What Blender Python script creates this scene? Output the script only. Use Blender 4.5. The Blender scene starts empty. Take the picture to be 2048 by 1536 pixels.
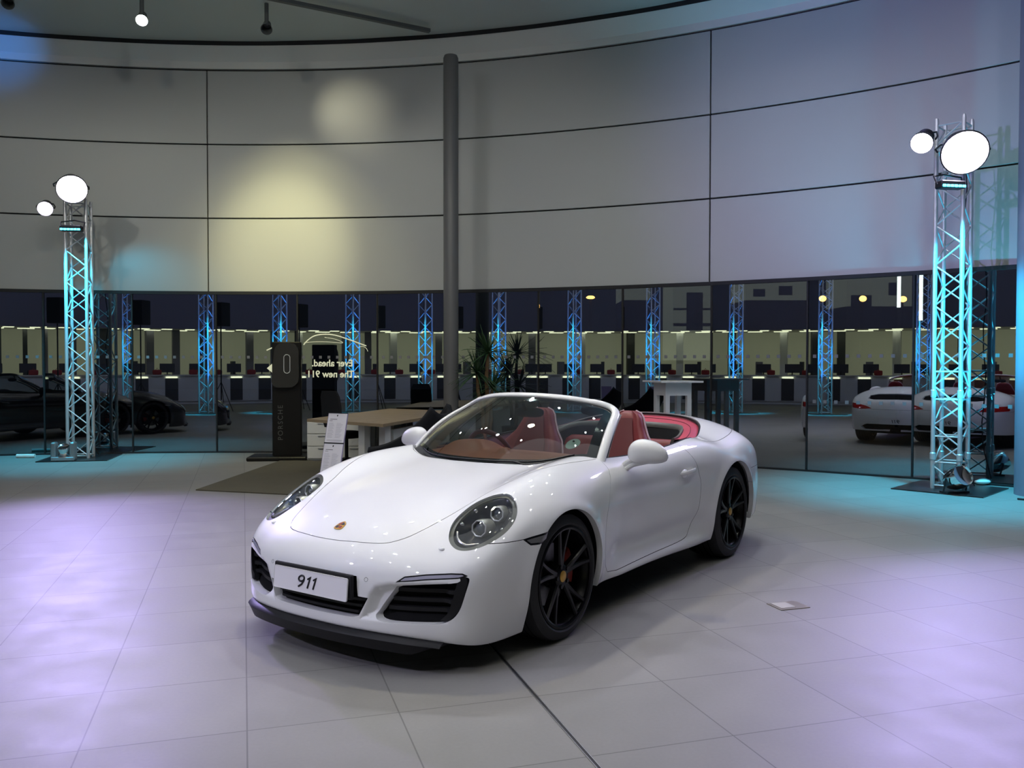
import bpy, bmesh, math, random
import numpy as np
from mathutils import Vector, Matrix, Euler
random.seed(4)
SC=bpy.context.scene; COL=SC.collection
PI=math.pi
# ------------------------------------------------------------------ camera
F_PX,PITCH,ROLL,CAM_H=1725.8,0.0230,-0.0009,1.450
cd=bpy.data.cameras.new('camera'); cam=bpy.data.objects.new('camera',cd); COL.objects.link(cam)
cd.sensor_fit='HORIZONTAL'; cd.sensor_width=36; cd.lens=36*F_PX/2048; cd.clip_start=.05; cd.clip_end=200
cam.location=(0,0,CAM_H)
cam.matrix_world=Matrix.Translation((0,0,CAM_H))@Matrix.Rotation(PI/2-PITCH,4,'X')@Matrix.Rotation(-ROLL,4,'Z')
SC.camera=cam
# ------------------------------------------------------------------ world, exposure
wd=bpy.data.worlds.new('night'); SC.world=wd; wd.use_nodes=True
wd.node_tree.nodes['Background'].inputs[0].default_value=(.030,.036,.052,1)
wd.node_tree.nodes['Background'].inputs[1].default_value=.5
vs=SC.view_settings; vs.view_transform='Standard'; vs.look='None'; vs.gamma=1; vs.use_curve_mapping=False; vs.exposure=0.14
SC.cycles.use_denoising=True
SC.cycles.max_bounces=8; SC.cycles.transparent_max_bounces=16; SC.cycles.sample_clamp_indirect=6; SC.cycles.caustics_reflective=False; SC.cycles.caustics_refractive=False
CAR_X,CAR_Y,CAR_YAW=-0.4275,4.9944,0.6072
def car_w(x,y,z):
    s,c=math.sin(CAR_YAW),math.cos(CAR_YAW)
    return Vector((CAR_X+x*s+y*c,CAR_Y+x*c-y*s,z))
def lamp(name,kind,loc,col,power,target=None,spot=60,blend=.5,size=.1):
    l=bpy.data.lights.new(name,kind); l.color=col; l.energy=power
    if kind=='SPOT': l.spot_size=math.radians(spot); l.spot_blend=blend; l.shadow_soft_size=size
    elif kind=='POINT': l.shadow_soft_size=size
    elif kind=='AREA': l.size=size
    o=bpy.data.objects.new(name,l); COL.objects.link(o); o.location=loc
    if target is not None:
        d=Vector(target)-Vector(loc); o.rotation_euler=d.to_track_quat('-Z','Y').to_euler()
    return o
WC=(-4.187,-1.066); WR=15.152; GLASS_H=2.622; ROW=1.192
PAN0,PANW=-12.402,5.0108            # degrees: first mullion, width of one pane
def wall_pt(deg,r=WR): return (WC[0]+r*math.sin(math.radians(deg)),WC[1]+r*math.cos(math.radians(deg)))
def ray_pt(px,depth): return ((px-1024)/F_PX*depth,depth)
CEIL_Z=6.66
WARM=(1,.95,.66); COOL=(.80,.85,1); VIO=(.52,.42,1); CYAN=(.02,.66,1)
LEFT_T=(-6.62,13.22); RIGHT_T=(5.10,10.02); REAR_T=(-7.0,2.3)
# truss floods: violet-white, thrown forward over the floor and the car
FLOODS=[((-6.47,12.74,4.02),(-2.9,6.4,0),1150,42),((-6.95,12.90,3.76),(-3.6,5.0,0),350,45),((4.96,9.52,3.78),(3.3,3.3,0),1050,50),((4.58,9.70,3.93),(.6,4.6,0),200,46)]
for p_,t_,w_,a_ in FLOODS: lamp('flood_beam','SPOT',(Vector(p_)+(Vector(t_)-Vector(p_)).normalized()*.12),VIO,w_,t_,a_,.7,.12)
for p_,t_,w_ in (((-6.56,12.80,3.35),(-6.52,13.02,0),420),((-6.50,12.72,3.30),(-6.60,13.1,2.55),110),((-6.45,12.95,3.30),(-6.0,13.75,2.75),26),((4.92,9.52,3.36),(5.06,9.78,0),800),((4.98,9.35,.45),(5.06,9.86,2.2),260),((4.7,9.5,3.2),(4.3,8.2,0),42),((-6.9,2.75,3.3),(-6.95,2.4,0),1500),((-6.6,2.95,.3),(-6.9,2.4,2.2),1500)):
    lamp('truss_wash','SPOT',p_,CYAN if p_[2]>1 or p_[0]>0 else (.02,.25,1),w_,t_,80 if p_[0]>0 or p_[1]>5 else 42,.8,.08)
# ceiling downlights: x, y, aim x, aim y, watts, colour
DOWN=[(-4.5,3,-3.4,5,40,COOL),(-2.4,1.6,-1.0,4.6,40,COOL),(-2.2,4.4,-.9,5.2,45,COOL),(-.4,3.2,-.6,4.6,28,COOL),(1.2,6.4,.6,6.2,90,COOL),(1.9,8.0,1.2,7.2,90,COOL),(.9,1.4,.4,2.8,26,WARM),(3.6,5.6,3.2,4.6,16,WARM),(3.2,2.8,2.6,3.2,22,WARM),(-4.6,6.4,-3.8,7.2,60,WARM),(-3.2,8.8,-2.8,9.8,80,WARM),(-.9,9.2,-.9,5.2,230,COOL),(2.4,10.0,2.9,9.0,80,WARM),(-1.6,-.8,-.8,2.6,26,WARM),(-6.0,9.0,-5.2,10.4,60,WARM),(1.0,9.6,.2,6.4,150,COOL),(-2.6,7.2,-1.6,5.4,80,COOL),(4.4,7.6,4.0,7.6,40,WARM)]
for x,y,tx,ty,w_,c_ in DOWN: lamp('downlight_beam','SPOT',(x,y,6.10),c_,w_,(tx,ty,0),70,.8,.07)
lamp('wall_glow_beam','SPOT',(-3.48,12.34,6.02),(1,.94,.5),190,(-3.72,14.05,2.2),80,1,.07)  # added beam for the warm wall glow, set at the unlit spotlight
lamp('wall_glow_beam','SPOT',(-3.45,9.2,5.98),(1,.94,.50),780,(-3.74,14.05,3.25),30,1,.07)  # added beam for the same glow, thrown from further off
lamp('wall_glow_beam','SPOT',(-3.48,12.34,6.02),WARM,38,(-2.60,14.0,5.45),44,1,.07)  # added beam standing for the mirrored glare higher up the wall
lamp('room_bounce','AREA',(-1,4,6.3),(.92,.97,1),60,(-1,5,0),size=9)
# added fill spots without fixtures aimed at the lower rows of the curved wall
for x,y,tx,ty,w_,c_ in ((-7.5,7.0,-7.4,13.2,170,(1,.98,.84)),(-4.0,7.4,-4.0,14.0,190,(1,.98,.80)),(-.6,7.2,-.6,13.6,135,(1,.98,.86)),(2.4,6.6,3.2,12.2,100,(.9,.93,1)),(4.6,5.2,6.0,10.2,75,(.7,.75,1))):
    lamp('wall_fill','SPOT',(x,y,6.5),c_,w_*1.45,(tx,ty,2.7),70,1,.12)
lamp('violet_fill','SPOT',(-6.34,2.90,4.35),(.38,.34,1),1500,(5.6,10.6,4.6),40,1,.08)  # added spot that tints the right wall violet
lamp('blue_spot','SPOT',(-6.2,9.5,4.2),(.03,.28,1),420,(-7.95,13.2,6.35),22,1,.1)
# added front beams, put in to brighten the nose of the car
lamp('flood_beam','SPOT',(-6.72,2.06,4.25),(.74,.72,1),520,(-1.3,4.3,.5),24,.8,.12)
lamp('downlight_beam','SPOT',(-2.6,-.8,6.1),(.80,.80,1),260,(-1.0,4.3,.5),24,.9,.07)
lamp('bulkhead_fill','SPOT',(-7.2,2.0,6.3),(.7,.7,1),260,(-9.0,-4.4,4.2),110,1,.1)  # added soft spot lifting the dark rear bulkhead, no fixture
lamp('downlight_beam','SPOT',(-.87,6.64,5.92),(1,.90,.55),150,(-.6,5.4,.4),60,.8,.12)

# ------------------------------------------------------------------ materials
def mat(name,col=(.5,.5,.5),rough=.5,metal=0,coat=0,emit=None,es=1,alpha=1,trans=0,ior=1.45,spec=.5,bump=None,noise=None,coat_rough=.03):
    m=bpy.data.materials.new(name); m.use_nodes=True; nt=m.node_tree; b=nt.nodes['Principled BSDF']
    I=b.inputs; I['Base Color'].default_value=(*col,1); I['Roughness'].default_value=rough; I['Metallic'].default_value=metal
    I['Coat Weight'].default_value=coat; I['Coat Roughness'].default_value=coat_rough; I['Alpha'].default_value=alpha
    I['Transmission Weight'].default_value=trans; I['IOR'].default_value=ior; I['Specular IOR Level'].default_value=spec
    if emit: I['Emission Color'].default_value=(*emit,1); I['Emission Strength'].default_value=es
    if noise:
        sc,amt=noise; n=nt.nodes.new('ShaderNodeTexNoise'); n.inputs['Scale'].default_value=sc; n.inputs['Detail'].default_value=6
        tc=nt.nodes.new('ShaderNodeTexCoord'); nt.links.new(tc.outputs['Object'],n.inputs['Vector'])
        r=nt.nodes.new('ShaderNodeMapRange'); r.inputs['To Min'].default_value=1-amt; r.inputs['To Max'].default_value=1+amt
        nt.links.new(n.outputs['Fac'],r.inputs['Value'])
        v=nt.nodes.new('ShaderNodeVectorMath'); v.operation='SCALE'; v.inputs[0].default_value=col
        nt.links.new(r.outputs[0],v.inputs['Scale']); nt.links.new(v.outputs[0],I['Base Color'])
    if bump:
        sc,st=bump; n=nt.nodes.new('ShaderNodeTexNoise'); n.inputs['Scale'].default_value=sc; n.inputs['Detail'].default_value=4
        tc=nt.nodes.new('ShaderNodeTexCoord'); nt.links.new(tc.outputs['Object'],n.inputs['Vector'])
        bp=nt.nodes.new('ShaderNodeBump'); bp.inputs['Strength'].default_value=st; bp.inputs['Distance'].default_value=.01
        nt.links.new(n.outputs['Fac'],bp.inputs['Height']); nt.links.new(bp.outputs[0],I['Normal'])
    return m
def glassmat(name,tint,refl,rough=.0,rtint=(1,1,1)):
    "thin clear sheet: looks through, mirrors a share"
    m=bpy.data.materials.new(name); m.use_nodes=True; nt=m.node_tree; nt.nodes.clear()
    o=nt.nodes.new('ShaderNodeOutputMaterial'); t=nt.nodes.new('ShaderNodeBsdfTransparent'); g=nt.nodes.new('ShaderNodeBsdfGlossy')
    t.inputs[0].default_value=(*tint,1); g.inputs['Color'].default_value=(*rtint,1); g.inputs['Roughness'].default_value=rough
    mx=nt.nodes.new('ShaderNodeMixShader'); lw=nt.nodes.new('ShaderNodeLayerWeight'); lw.inputs['Blend'].default_value=.35
    r=nt.nodes.new('ShaderNodeMapRange'); r.inputs['To Min'].default_value=refl; r.inputs['To Max'].default_value=min(1,refl+.5)
    nt.links.new(lw.outputs['Facing'],r.inputs['Value']); nt.links.new(r.outputs[0],mx.inputs[0]); nt.links.new(t.outputs[0],mx.inputs[1]); nt.links.new(g.outputs[0],mx.inputs[2]); nt.links.new(mx.outputs[0],o.inputs[0])
    return m
M={}
M['paint']=mat('white_paint',(.80,.80,.81),.45,coat=1,coat_rough=.015)
M['black_gloss']=mat('gloss_black',(.012,.012,.014),.12,coat=.6)
M['black_plastic']=mat('black_plastic',(.012,.012,.014),.5,spec=.3)
M['liner']=mat('liner_black',(.008,.008,.009),.85,spec=.1)
M['rubber']=mat('tyre_rubber',(.018,.018,.02),.62,bump=(60,.1))
M['rim']=mat('rim_black',(.003,.003,.004),.3,spec=.2,coat=.10)
M['disc']=mat('brake_steel',(.20,.20,.21),.35,metal=1)
M['caliper']=mat('caliper_red',(.32,.035,.02),.4,coat=.3)
M['gold']=mat('gold_enamel',(.62,.36,.08),.35,metal=.6)
M['chrome']=mat('chrome',(.80,.80,.80),.08,metal=1)
M['silver']=mat('satin_silver',(.55,.55,.58),.3,metal=.9)
M['reflector']=mat('lamp_reflector',(.62,.62,.52),.32,metal=.7)
M['lamp_dark']=mat('lamp_bowl',(.035,.036,.045),.25,metal=.2)
M['edge_reflection']=mat('edge_reflection',(.13,.13,.11),.3,metal=.3)  # dark ceiling mirrored in the cover's glass edge, put into the colour
M['lens']=glassmat('clear_lens',(.93,.94,.95),.06)
M['shield']=glassmat('windshield_glass',(.50,.56,.52),.045)
M['orb']=mat('projector_lens',(.05,.06,.08),.02,spec=1,coat=1)
M['leather']=mat('red_leather',(.19,.022,.026),.45,bump=(220,.08),spec=.4)
M['leather_dark']=mat('dark_red_leather',(.12,.014,.018),.55)
M['leather_brown']=mat('dash_leather',(.40,.12,.055),.5,bump=(220,.08))
M['pink']=mat('red_trim_cloth',(.50,.05,.085),.55)
M['plate']=mat('plate_white',(.82,.80,.84),.3,coat=.3)
M['ink']=mat('ink_black',(.01,.01,.015),.5)
M['red_lamp']=mat('tail_lamp_red',(.42,.015,.015),.15,coat=1)
M['drl']=mat('position_lamp_lens',(.38,.37,.46),.12,coat=1)
M['smoke']=mat('marker_lens',(.16,.16,.16),.12,coat=1)
M['sticker']=mat('licence_disc',(.50,.66,.62),.5)
M['vinyl']=mat('white_vinyl',(.80,.80,.62),.5,emit=(.8,.8,.55),es=.35)  # slight glow put into the vinyl, which is no lamp
M['wallpanel']=mat('satin_panel',(.47,.475,.46),.38,spec=.45)
M['fascia']=mat('white_fascia',(.78,.78,.74),.5)
M['gapblack']=mat('joint_black',(.012,.012,.014),.6)
M['ceilpaint']=mat('ceiling_paint',(.55,.60,.58),.5)
M['column']=mat('grey_column',(.13,.13,.13),.4)
M['alu']=mat('aluminium_tube',(.66,.67,.70),.36,metal=.45)
M['dark_metal']=mat('dark_metal',(.03,.03,.035),.4,metal=.5)
M['lampface']=mat('flood_face',(1,1,1),.4,emit=(.86,.78,1),es=38)
M['lampface2']=mat('flood_face_soft',(1,1,1),.4,emit=(.84,.74,1),es=14)
M['ledcyan']=mat('cyan_led',(.1,.7,.9),.4,emit=(.05,.75,1),es=9)
M['ledwarm']=mat('warm_led',(1,1,.8),.4,emit=(1,1,.62),es=3.2)
M['downlight']=mat('downlight_face',(1,1,1),.4,emit=(.97,.97,1),es=230)
M['wood']=mat('desk_wood',(.33,.25,.16),.5,noise=(6,.15))
M['white']=mat('white_laminate',(.72,.72,.70),.45)
M['white_gloss']=mat('white_lacquer',(.74,.73,.76),.2,coat=.5)
M['cloth_black']=mat('black_cloth',(.015,.015,.018),.8)
M['rug']=mat('brown_mat',(.10,.09,.065),.95,bump=(90,.4),noise=(3,.12))
M['leafm']=mat('yucca_leaf',(.03,.075,.028),.6)
M['bark']=mat('yucca_trunk',(.17,.10,.05),.9,bump=(30,.5))
M['totem']=mat('totem_black',(.010,.009,.008),.35,spec=.3)
M['totem_head']=mat('totem_head_grey',(.03,.028,.024),.35)
M['greytext']=mat('grey_letter',(.10,.10,.09),.4)
M['chairfab']=mat('chair_fabric',(.014,.015,.018),.8,spec=.2)
M['bulk']=mat('rear_bulkhead',(.20,.20,.25),.7)
M['office']=mat('office_wall_glow',(.75,.76,.60),.8,emit=(.75,.76,.48),es=.24)  # office lighting partly put into the wall as its own glow
M['office_dark']=mat('office_cabinet',(.07,.075,.085),.7)
M['counter']=mat('counter_front',(.74,.76,.80),.6)
M['speaker']=mat('speaker_black',(.01,.01,.012),.6)
M['amber']=mat('street_amber',(1,.5,.1),.4,emit=(1,.42,.08),es=55)
M['tube']=mat('tube_white',(1,1,1),.4,emit=(1,1,.78),es=18)
M['facade']=mat('far_facade_glow',(.45,.44,.36),.8,emit=(.40,.39,.27),es=1.6)  # light falling on the facades put in as their own glow
M['facade_dark']=mat('far_facade_dark',(.10,.10,.12),.8)
M['asphalt']=mat('asphalt',(.03,.03,.035),.9)
M['red']=mat('red_cloth',(.35,.04,.04),.7)
M['pane']=glassmat('tinted_pane',(.32,.35,.38),.30,rtint=(.78,.84,.90))
M['dot']=mat('frosted_dot',(.20,.20,.22),.8)
M['blackmat']=mat('black_rubber_plate',(.015,.015,.017),.3)
# ------------------------------------------------------------------ mesh helpers
class MB:
    def __init__(s): s.v=[];s.f=[]
    def add(s,v,f):
        n=len(s.v); s.v+=[tuple(p) for p in v]; s.f+=[tuple(i+n for i in q) for q in f]; return s
    def box(s,c,d,rz=0,bev=0,R=None):
        x,y,z=d[0]/2,d[1]/2,d[2]/2
        b=min(bev,x*.49,y*.49,z*.49)
        if b<=0:
            P=[(i*x,j*y,k*z) for k in(-1,1) for j in(-1,1) for i in(-1,1)]
            Fc=[(0,2,3,1),(4,5,7,6),(0,1,5,4),(2,6,7,3),(0,4,6,2),(1,3,7,5)]
        else:
            P=[];Fc=[]
            ring=[(x,y-b),(x-b,y),(-x+b,y),(-x,y-b),(-x,-y+b),(-x+b,-y),(x-b,-y),(x,-y+b)]
            inn=[(x-b,y-b),(x-b,y-b),(-x+b,y-b),(-x+b,y-b),(-x+b,-y+b),(-x+b,-y+b),(x-b,-y+b),(x-b,-y+b)]
            for zz,rr in((-z,inn),(-z+b,ring),(z-b,ring),(z,inn)):
                P+=[(px,py,zz) for px,py in rr]
            for l in range(3):
                for i in range(8):
                    j=(i+1)%8; Fc.append((l*8+i,l*8+j,l*8+8+j,l*8+8+i))
            Fc.append(tuple(range(7,-1,-1))); Fc.append(tuple(range(24,32)))
        if R is None: R=Matrix.Rotation(rz,3,'Z')
        C=Vector(c); s.add([R@Vector(p)+C for p in P],Fc); return s
    def tube(s,pts,r,n=8,closed=False,cap=True):
        pts=[Vector(p) for p in pts]; N=len(pts); rr=r if hasattr(r,'__len__') else [r]*N
        V=[];up=None
        for i,p in enumerate(pts):
            a=pts[i-1] if (i>0 or closed) else pts[0]; b=pts[(i+1)%N] if (i<N-1 or closed) else pts[-1]
            t=(b-a).normalized()
            if up is None: up=Vector((0,0,1)) if abs(t.z)<.9 else Vector((1,0,0))
            u=(up-t*up.dot(t)); 
            if u.length<1e-6: u=t.orthogonal()
            u.normalize(); w=t.cross(u); up=u
            V+=[p+(u*math.cos(2*PI*k/n)+w*math.sin(2*PI*k/n))*rr[i] for k in range(n)]
        Fc=[]
        for i in range(N if closed else N-1):
            j=(i+1)%N
            for k in range(n): Fc.append((i*n+k,i*n+(k+1)%n,j*n+(k+1)%n,j*n+k))
        if cap and not closed: Fc+= [tuple(range(n-1,-1,-1)),tuple((N-1)*n+k for k in range(n))]
        return s.add(V,Fc)
    def lathe(s,prof,n=32,Mx=None,closed=False):
        "profile (r,z) turned about z, then moved by matrix"
        V=[];Fc=[];m=len(prof)
        for k in range(n):
            a=2*PI*k/n
            V+=[Vector((r*math.cos(a),r*math.sin(a),z)) for r,z in prof]
        for k in range(n):
            k2=(k+1)%n
            for i in range(m if closed else m-1):
                i2=(i+1)%m; Fc.append((k*m+i,k2*m+i,k2*m+i2,k*m+i2))
        if Mx is not None: V=[Mx@v for v in V]
        return s.add(V,Fc)
    def prism(s,poly,z0,z1,Mx=None):
        n=len(poly); V=[Vector((x,y,z0)) for x,y in poly]+[Vector((x,y,z1)) for x,y in poly]
        Fc=[tuple(range(n-1,-1,-1)),tuple(range(n,2*n))]+[(i,(i+1)%n,(i+1)%n+n,i+n) for i in range(n)]
        if Mx is not None: V=[Mx@v for v in V]
        return s.add(V,Fc)
    def grid(s,P,close_u=False,close_v=False,cap=False):
        "P[i][j] points"
        nu=len(P);nv=len(P[0]);V=[p for r in P for p in r];Fc=[]
        for i in range(nu if close_u else nu-1):
            for j in range(nv if close_v else nv-1):
                i2=(i+1)%nu;j2=(j+1)%nv;Fc.append((i*nv+j,i*nv+j2,i2*nv+j2,i2*nv+j))
        if cap and close_v: Fc+=[tuple(range(nv-1,-1,-1)),tuple((nu-1)*nv+j for j in range(nv))]
        return s.add(V,Fc)
    def ball(s,c,r,n=16,m=10,p=1.0):
        c=Vector(c); r=Vector(r) if hasattr(r,'__len__') else Vector((r,r,r))
        def pw(t): return math.copysign(abs(t)**p,t)
        P=[[Vector((c.x+r.x*pw(math.sin(PI*i/m))*pw(math.cos(2*PI*j/n)),c.y+r.y*pw(math.sin(PI*i/m))*pw(math.sin(2*PI*j/n)),c.z-r.z*pw(math.cos(PI*i/m)))) for j in range(n)] for i in range(m+1)]
        return s.grid(P,close_v=True)
    def build(s,name,m,parent=None,smooth=35,flipy=False):
        me=bpy.data.meshes.new(name)
        V=s.v;Fc=s.f
        if flipy: V=[(x,-y,z) for x,y,z in V]; Fc=[tuple(reversed(f)) for f in Fc]
        me.from_pydata([tuple(p) for p in V],[],Fc)
        bm=bmesh.new(); bm.from_mesh(me); bmesh.ops.remove_doubles(bm,verts=bm.verts,dist=1e-5); bmesh.ops.recalc_face_normals(bm,faces=bm.faces); bm.to_mesh(me); bm.free()
        me.materials.append(M[m] if isinstance(m,str) else m)
        if smooth: 
            me.shade_smooth(); me.set_sharp_from_angle(angle=math.radians(smooth))
        o=bpy.data.objects.new(name,me); COL.objects.link(o)
        if parent is not None: o.parent=parent
        return o
def tag(o,label=None,cat=None,group=None,kind=None):
    if label:o['label']=label
    if cat:o['category']=cat
    if group:o['group']=group
    if kind:o['kind']=kind
    return o
def empty(name,loc=(0,0,0),rz=0,label=None,cat=None,group=None):
    o=bpy.data.objects.new(name,None); COL.objects.link(o); o.location=loc; o.rotation_euler=(0,0,rz); o.empty_display_size=.1
    return tag(o,label,cat,group)
def copy_tree(o,parent=None):
    c=o.copy(); COL.objects.link(c); c.parent=parent
    for ch in list(o.children): copy_tree(ch,c)
    return c
def text(name,body_,size,m,parent,Mx,align='CENTER',ext=.002,shear=0,bold=0,spacing=1,sx=1):
    cu=bpy.data.curves.new(name,'FONT'); cu.body=body_; cu.size=size; cu.extrude=ext; cu.align_x=align; cu.align_y='CENTER'; cu.shear=shear; cu.offset=bold; cu.space_character=spacing
    cu.materials.append(M[m]); o=bpy.data.objects.new(name,cu); COL.objects.link(o)
    me=bpy.data.meshes.new_from_object(o); bpy.data.objects.remove(o); me.transform(Mx@Matrix.Diagonal((sx,1,1,1)))
    if sx<0: me.flip_normals()
    o=bpy.data.objects.new(name,me); COL.objects.link(o)
    if parent: o.parent=parent
    return o

# ------------------------------------------------------------------ body surface functions

class Spl:
    "natural cubic spline, linear outside"
    def __init__(s,pts):
        P=np.array(pts,float);x,y=P[:,0],P[:,1];n=len(x);h=np.diff(x)
        A=np.eye(n);r=np.zeros(n)
        for i in range(1,n-1):
            A[i,i-1]=h[i-1];A[i,i]=2*(h[i-1]+h[i]);A[i,i+1]=h[i];r[i]=6*((y[i+1]-y[i])/h[i]-(y[i]-y[i-1])/h[i-1])
        s.m=np.linalg.solve(A,r);s.x=x;s.y=y;s.h=h
        s.d0=(y[1]-y[0])/h[0]-h[0]*(2*s.m[0]+s.m[1])/6;s.d1=(y[-1]-y[-2])/h[-1]+h[-1]*(s.m[-2]+2*s.m[-1])/6
    def __call__(s,t):
        t=np.asarray(t,float);i=np.clip(np.searchsorted(s.x,t)-1,0,len(s.x)-2);tt=np.clip(t,s.x[0],s.x[-1])
        a=(s.x[i+1]-tt);b=(tt-s.x[i]);h=s.h[i]
        v=(s.m[i]*a**3+s.m[i+1]*b**3)/(6*h)+(s.y[i]/h-s.m[i]*h/6)*a+(s.y[i+1]/h-s.m[i+1]*h/6)*b
        return v+np.where(t<s.x[0],(t-s.x[0])*s.d0,0)+np.where(t>s.x[-1],(t-s.x[-1])*s.d1,0)
def smax(a,b,k): return .5*(a+b+np.sqrt((a-b)**2+k*k))
def smin(a,b,k): return .5*(a+b-np.sqrt((a-b)**2+k*k))
def sstep(t): t=np.clip(t,0,1);return t*t*t*(t*(6*t-15)+10)
# centre-line height of the lids, hood to tail
hc=Spl([(-1.15,.42),(-1.0,.520),(-.9,.575),(-.8,.625),(-.65,.685),(-.45,.745),(-.2,.795),(.1,.838),(.4,.875),(.7,.90),(1.2,.925),(1.9,.955),(2.3,1.0),(2.6,1.045),(2.85,1.045),(3.05,.995),(3.2,.935),(3.35,.86),(3.5,.77)])
sy=Spl([(0,0),(.15,.005),(.3,.035),(.45,.11),(.55,.175),(.65,.235),(.75,.275),(.85,.35),(1.0,.52)])
bump=Spl([(-1.2,0),(-.9,.0),(-.7,.014),(-.5,.048),(-.3,.075),(-.1,.084),(.1,.086),(.3,.080),(.6,.055),(.9,.03),(1.3,.01),(2,0),(3,0)])
def Htop(x,y):
    y=np.abs(y)
    fr=sstep((1.7-x)/1.4)            # front lids use the plan shift
    f=hc(x-sy(y)*fr)+bump(x)*np.exp(-((y-.68)/.165)**2)
    rc=sstep((x-1.6)/1.0)
    f=f-rc*(.10*(y/.8)**2+.05*(y/.8)**4)
    rd=sstep((x-2.75)/.6)
    f=f-rd*(.12*(y/.8)**2)
    return f
w0=Spl([(-1.2,.70),(-.95,.775),(-.75,.832),(-.5,.870),(-.25,.888),(0,.895),(.25,.890),(.5,.872),(.8,.860),(1.2,.858),(1.6,.868),(1.95,.890),(2.25,.908),(2.5,.912),(2.75,.905),(3.0,.880),(3.2,.845),(3.4,.790),(3.6,.70)])
dz=Spl([(.0,.075),(.12,.048),(.22,.030),(.35,.012),(.48,.002),(.58,.0),(.66,.0),(.74,.016),(.80,.045),(.86,.100),(.92,.19),(1.0,.34),(1.1,.57)])
sz=Spl([(-1.2,-.06),(-.6,-.03),(-.2,0),(.2,.0),(.7,.01),(1.4,.03),(2.0,.06),(2.5,.075),(3.0,.06),(3.5,.03)])
def Wside(x,z):
    w=w0(x)-dz(z-sz(x)*sstep((z-.45)/.35))
    dm=sstep((x-.42)/.3)*sstep((2.05-x)/.35)
    w=w-dm*.032*np.exp(-((z-.35)/.075)**2)+dm*.024*np.exp(-((z-.225)/.040)**2)-dm*.014*np.exp(-((z-.50)/.12)**2)
    w=w-dm*.010*np.exp(-((z-.70)/.05)**2)
    for cx,cz,R in ((0,.335,.362),(2.39,.345,.385)):
        r=np.hypot(x-cx,z-cz)
        w=w+.016*np.exp(-((r-R)/.05)**2)*sstep((z-.05)/.3)
    return w
xn=Spl([(-.1,-.90),(.10,-.945),(.18,-.968),(.26,-.968),(.34,-.968),(.42,-.968),(.50,-.950),(.57,-.915),(.64,-.86),(.72,-.78),(.85,-.62)])
py_=Spl([(0,0),(.2,.008),(.4,.045),(.55,.10),(.65,.155),(.73,.205),(.80,.265),(.86,.35),(.92,.50)])
def Fnose(y,z):
    y=np.abs(y)
    f=xn(z)+py_(y)
    return f
xt=Spl([(-.1,3.38),(.1,3.42),(.25,3.47),(.4,3.50),(.55,3.505),(.65,3.49),(.75,3.46),(.9,3.40),(1.0,3.35)])
pt=Spl([(0,0),(.3,.03),(.5,.09),(.65,.18),(.75,.27),(.82,.38),(.9,.56)])
def Ftail(y,z): return xt(z)-pt(np.abs(y))
zb=Spl([(-1.1,.19),(-.95,.19),(-.7,.135),(-.4,.12),(-.2,.13),(.3,.20),(.6,.205),(1.2,.20),(2.0,.19),(2.4,.22),(3,.24),(3.6,.26)])
def sd_poly(u,v,P):
    "signed distance to closed polygon, negative inside"
    u=np.asarray(u,float);v=np.asarray(v,float);sh=u.shape;u=u.ravel();v=v.ravel()
    A=np.asarray(P,float);B=np.roll(A,-1,0);d=np.full(u.shape,1e9);ins=np.zeros(u.shape,bool)
    for (ax,ay),(bx,by) in zip(A,B):
        ex,ey=bx-ax,by-ay;L=ex*ex+ey*ey
        if L<1e-14: continue
        t=np.clip(((u-ax)*ex+(v-ay)*ey)/L,0,1)
        d=np.minimum(d,(u-ax-t*ex)**2+(v-ay-t*ey)**2)
        c=(ay>v)!=(by>v)
        if abs(ey)>1e-14: ins^=c&(u<(v-ay)*ex/ey+ax)
    d=np.sqrt(d);return np.where(ins,-d,d).reshape(sh)
def smooth_loop(P,n=8,closed=True):
    "closed/open Catmull-Rom through points"
    P=np.asarray(P,float);N=len(P);o=[]
    rng=range(N) if closed else range(N-1)
    for i in rng:
        if closed: a,b,c,d=P[i-1],P[i],P[(i+1)%N],P[(i+2)%N]
        else: a,b,c,d=P[max(i-1,0)],P[i],P[i+1],P[min(i+2,N-1)]
        for t in np.arange(n)/n:
            o.append(.5*((2*b)+(-a+c)*t+(2*a-5*b+4*c-d)*t*t+(-a+3*b-3*c+d)*t**3))
    if not closed:o.append(P[-1])
    return np.array(o)
SCOOP=np.array([(.300,.245),(.348,.372),(.380,.412),(.45,.432),(.60,.44),(.70,.44),(.70,.252)])
def scoop(y,z):
    s=sd_poly(np.abs(y),z,SCOOP)
    return .036*sstep((.010-s)/.062)
def body(x,y,z,tab=None):
    if tab is None:
        H=Htop(x,y);W=Wside(x,z);Fn=Fnose(y,z)+scoop(y,z);Ft=Ftail(y,z);Z=zb(x)
    else: H,W,Fn,Ft,Z=tab
    a=(z-H)
    b=np.abs(y)-W
    f=smax(a*.95,b,.05)
    n=(Fn-x)
    f=smax(f,n*.9,.05)
    f=smax(f,(x-Ft)*.9,.05)
    f=smax(f,Z-z,.012)
    return f
def surf_z(x,y):
    "height of the skin above (x, y)"
    x,y=np.broadcast_arrays(np.asarray(x,float),np.asarray(y,float)); lo=np.full(x.shape,.5); hi=np.full(x.shape,1.25)
    for _ in range(26):
        m=(lo+hi)/2; ins=body(x,y,m)<0; lo=np.where(ins,m,lo); hi=np.where(ins,hi,m)
    return (lo+hi)/2
M['ringm']=mat('bright_ring',(.75,.75,.72),.3,metal=.3)
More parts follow.
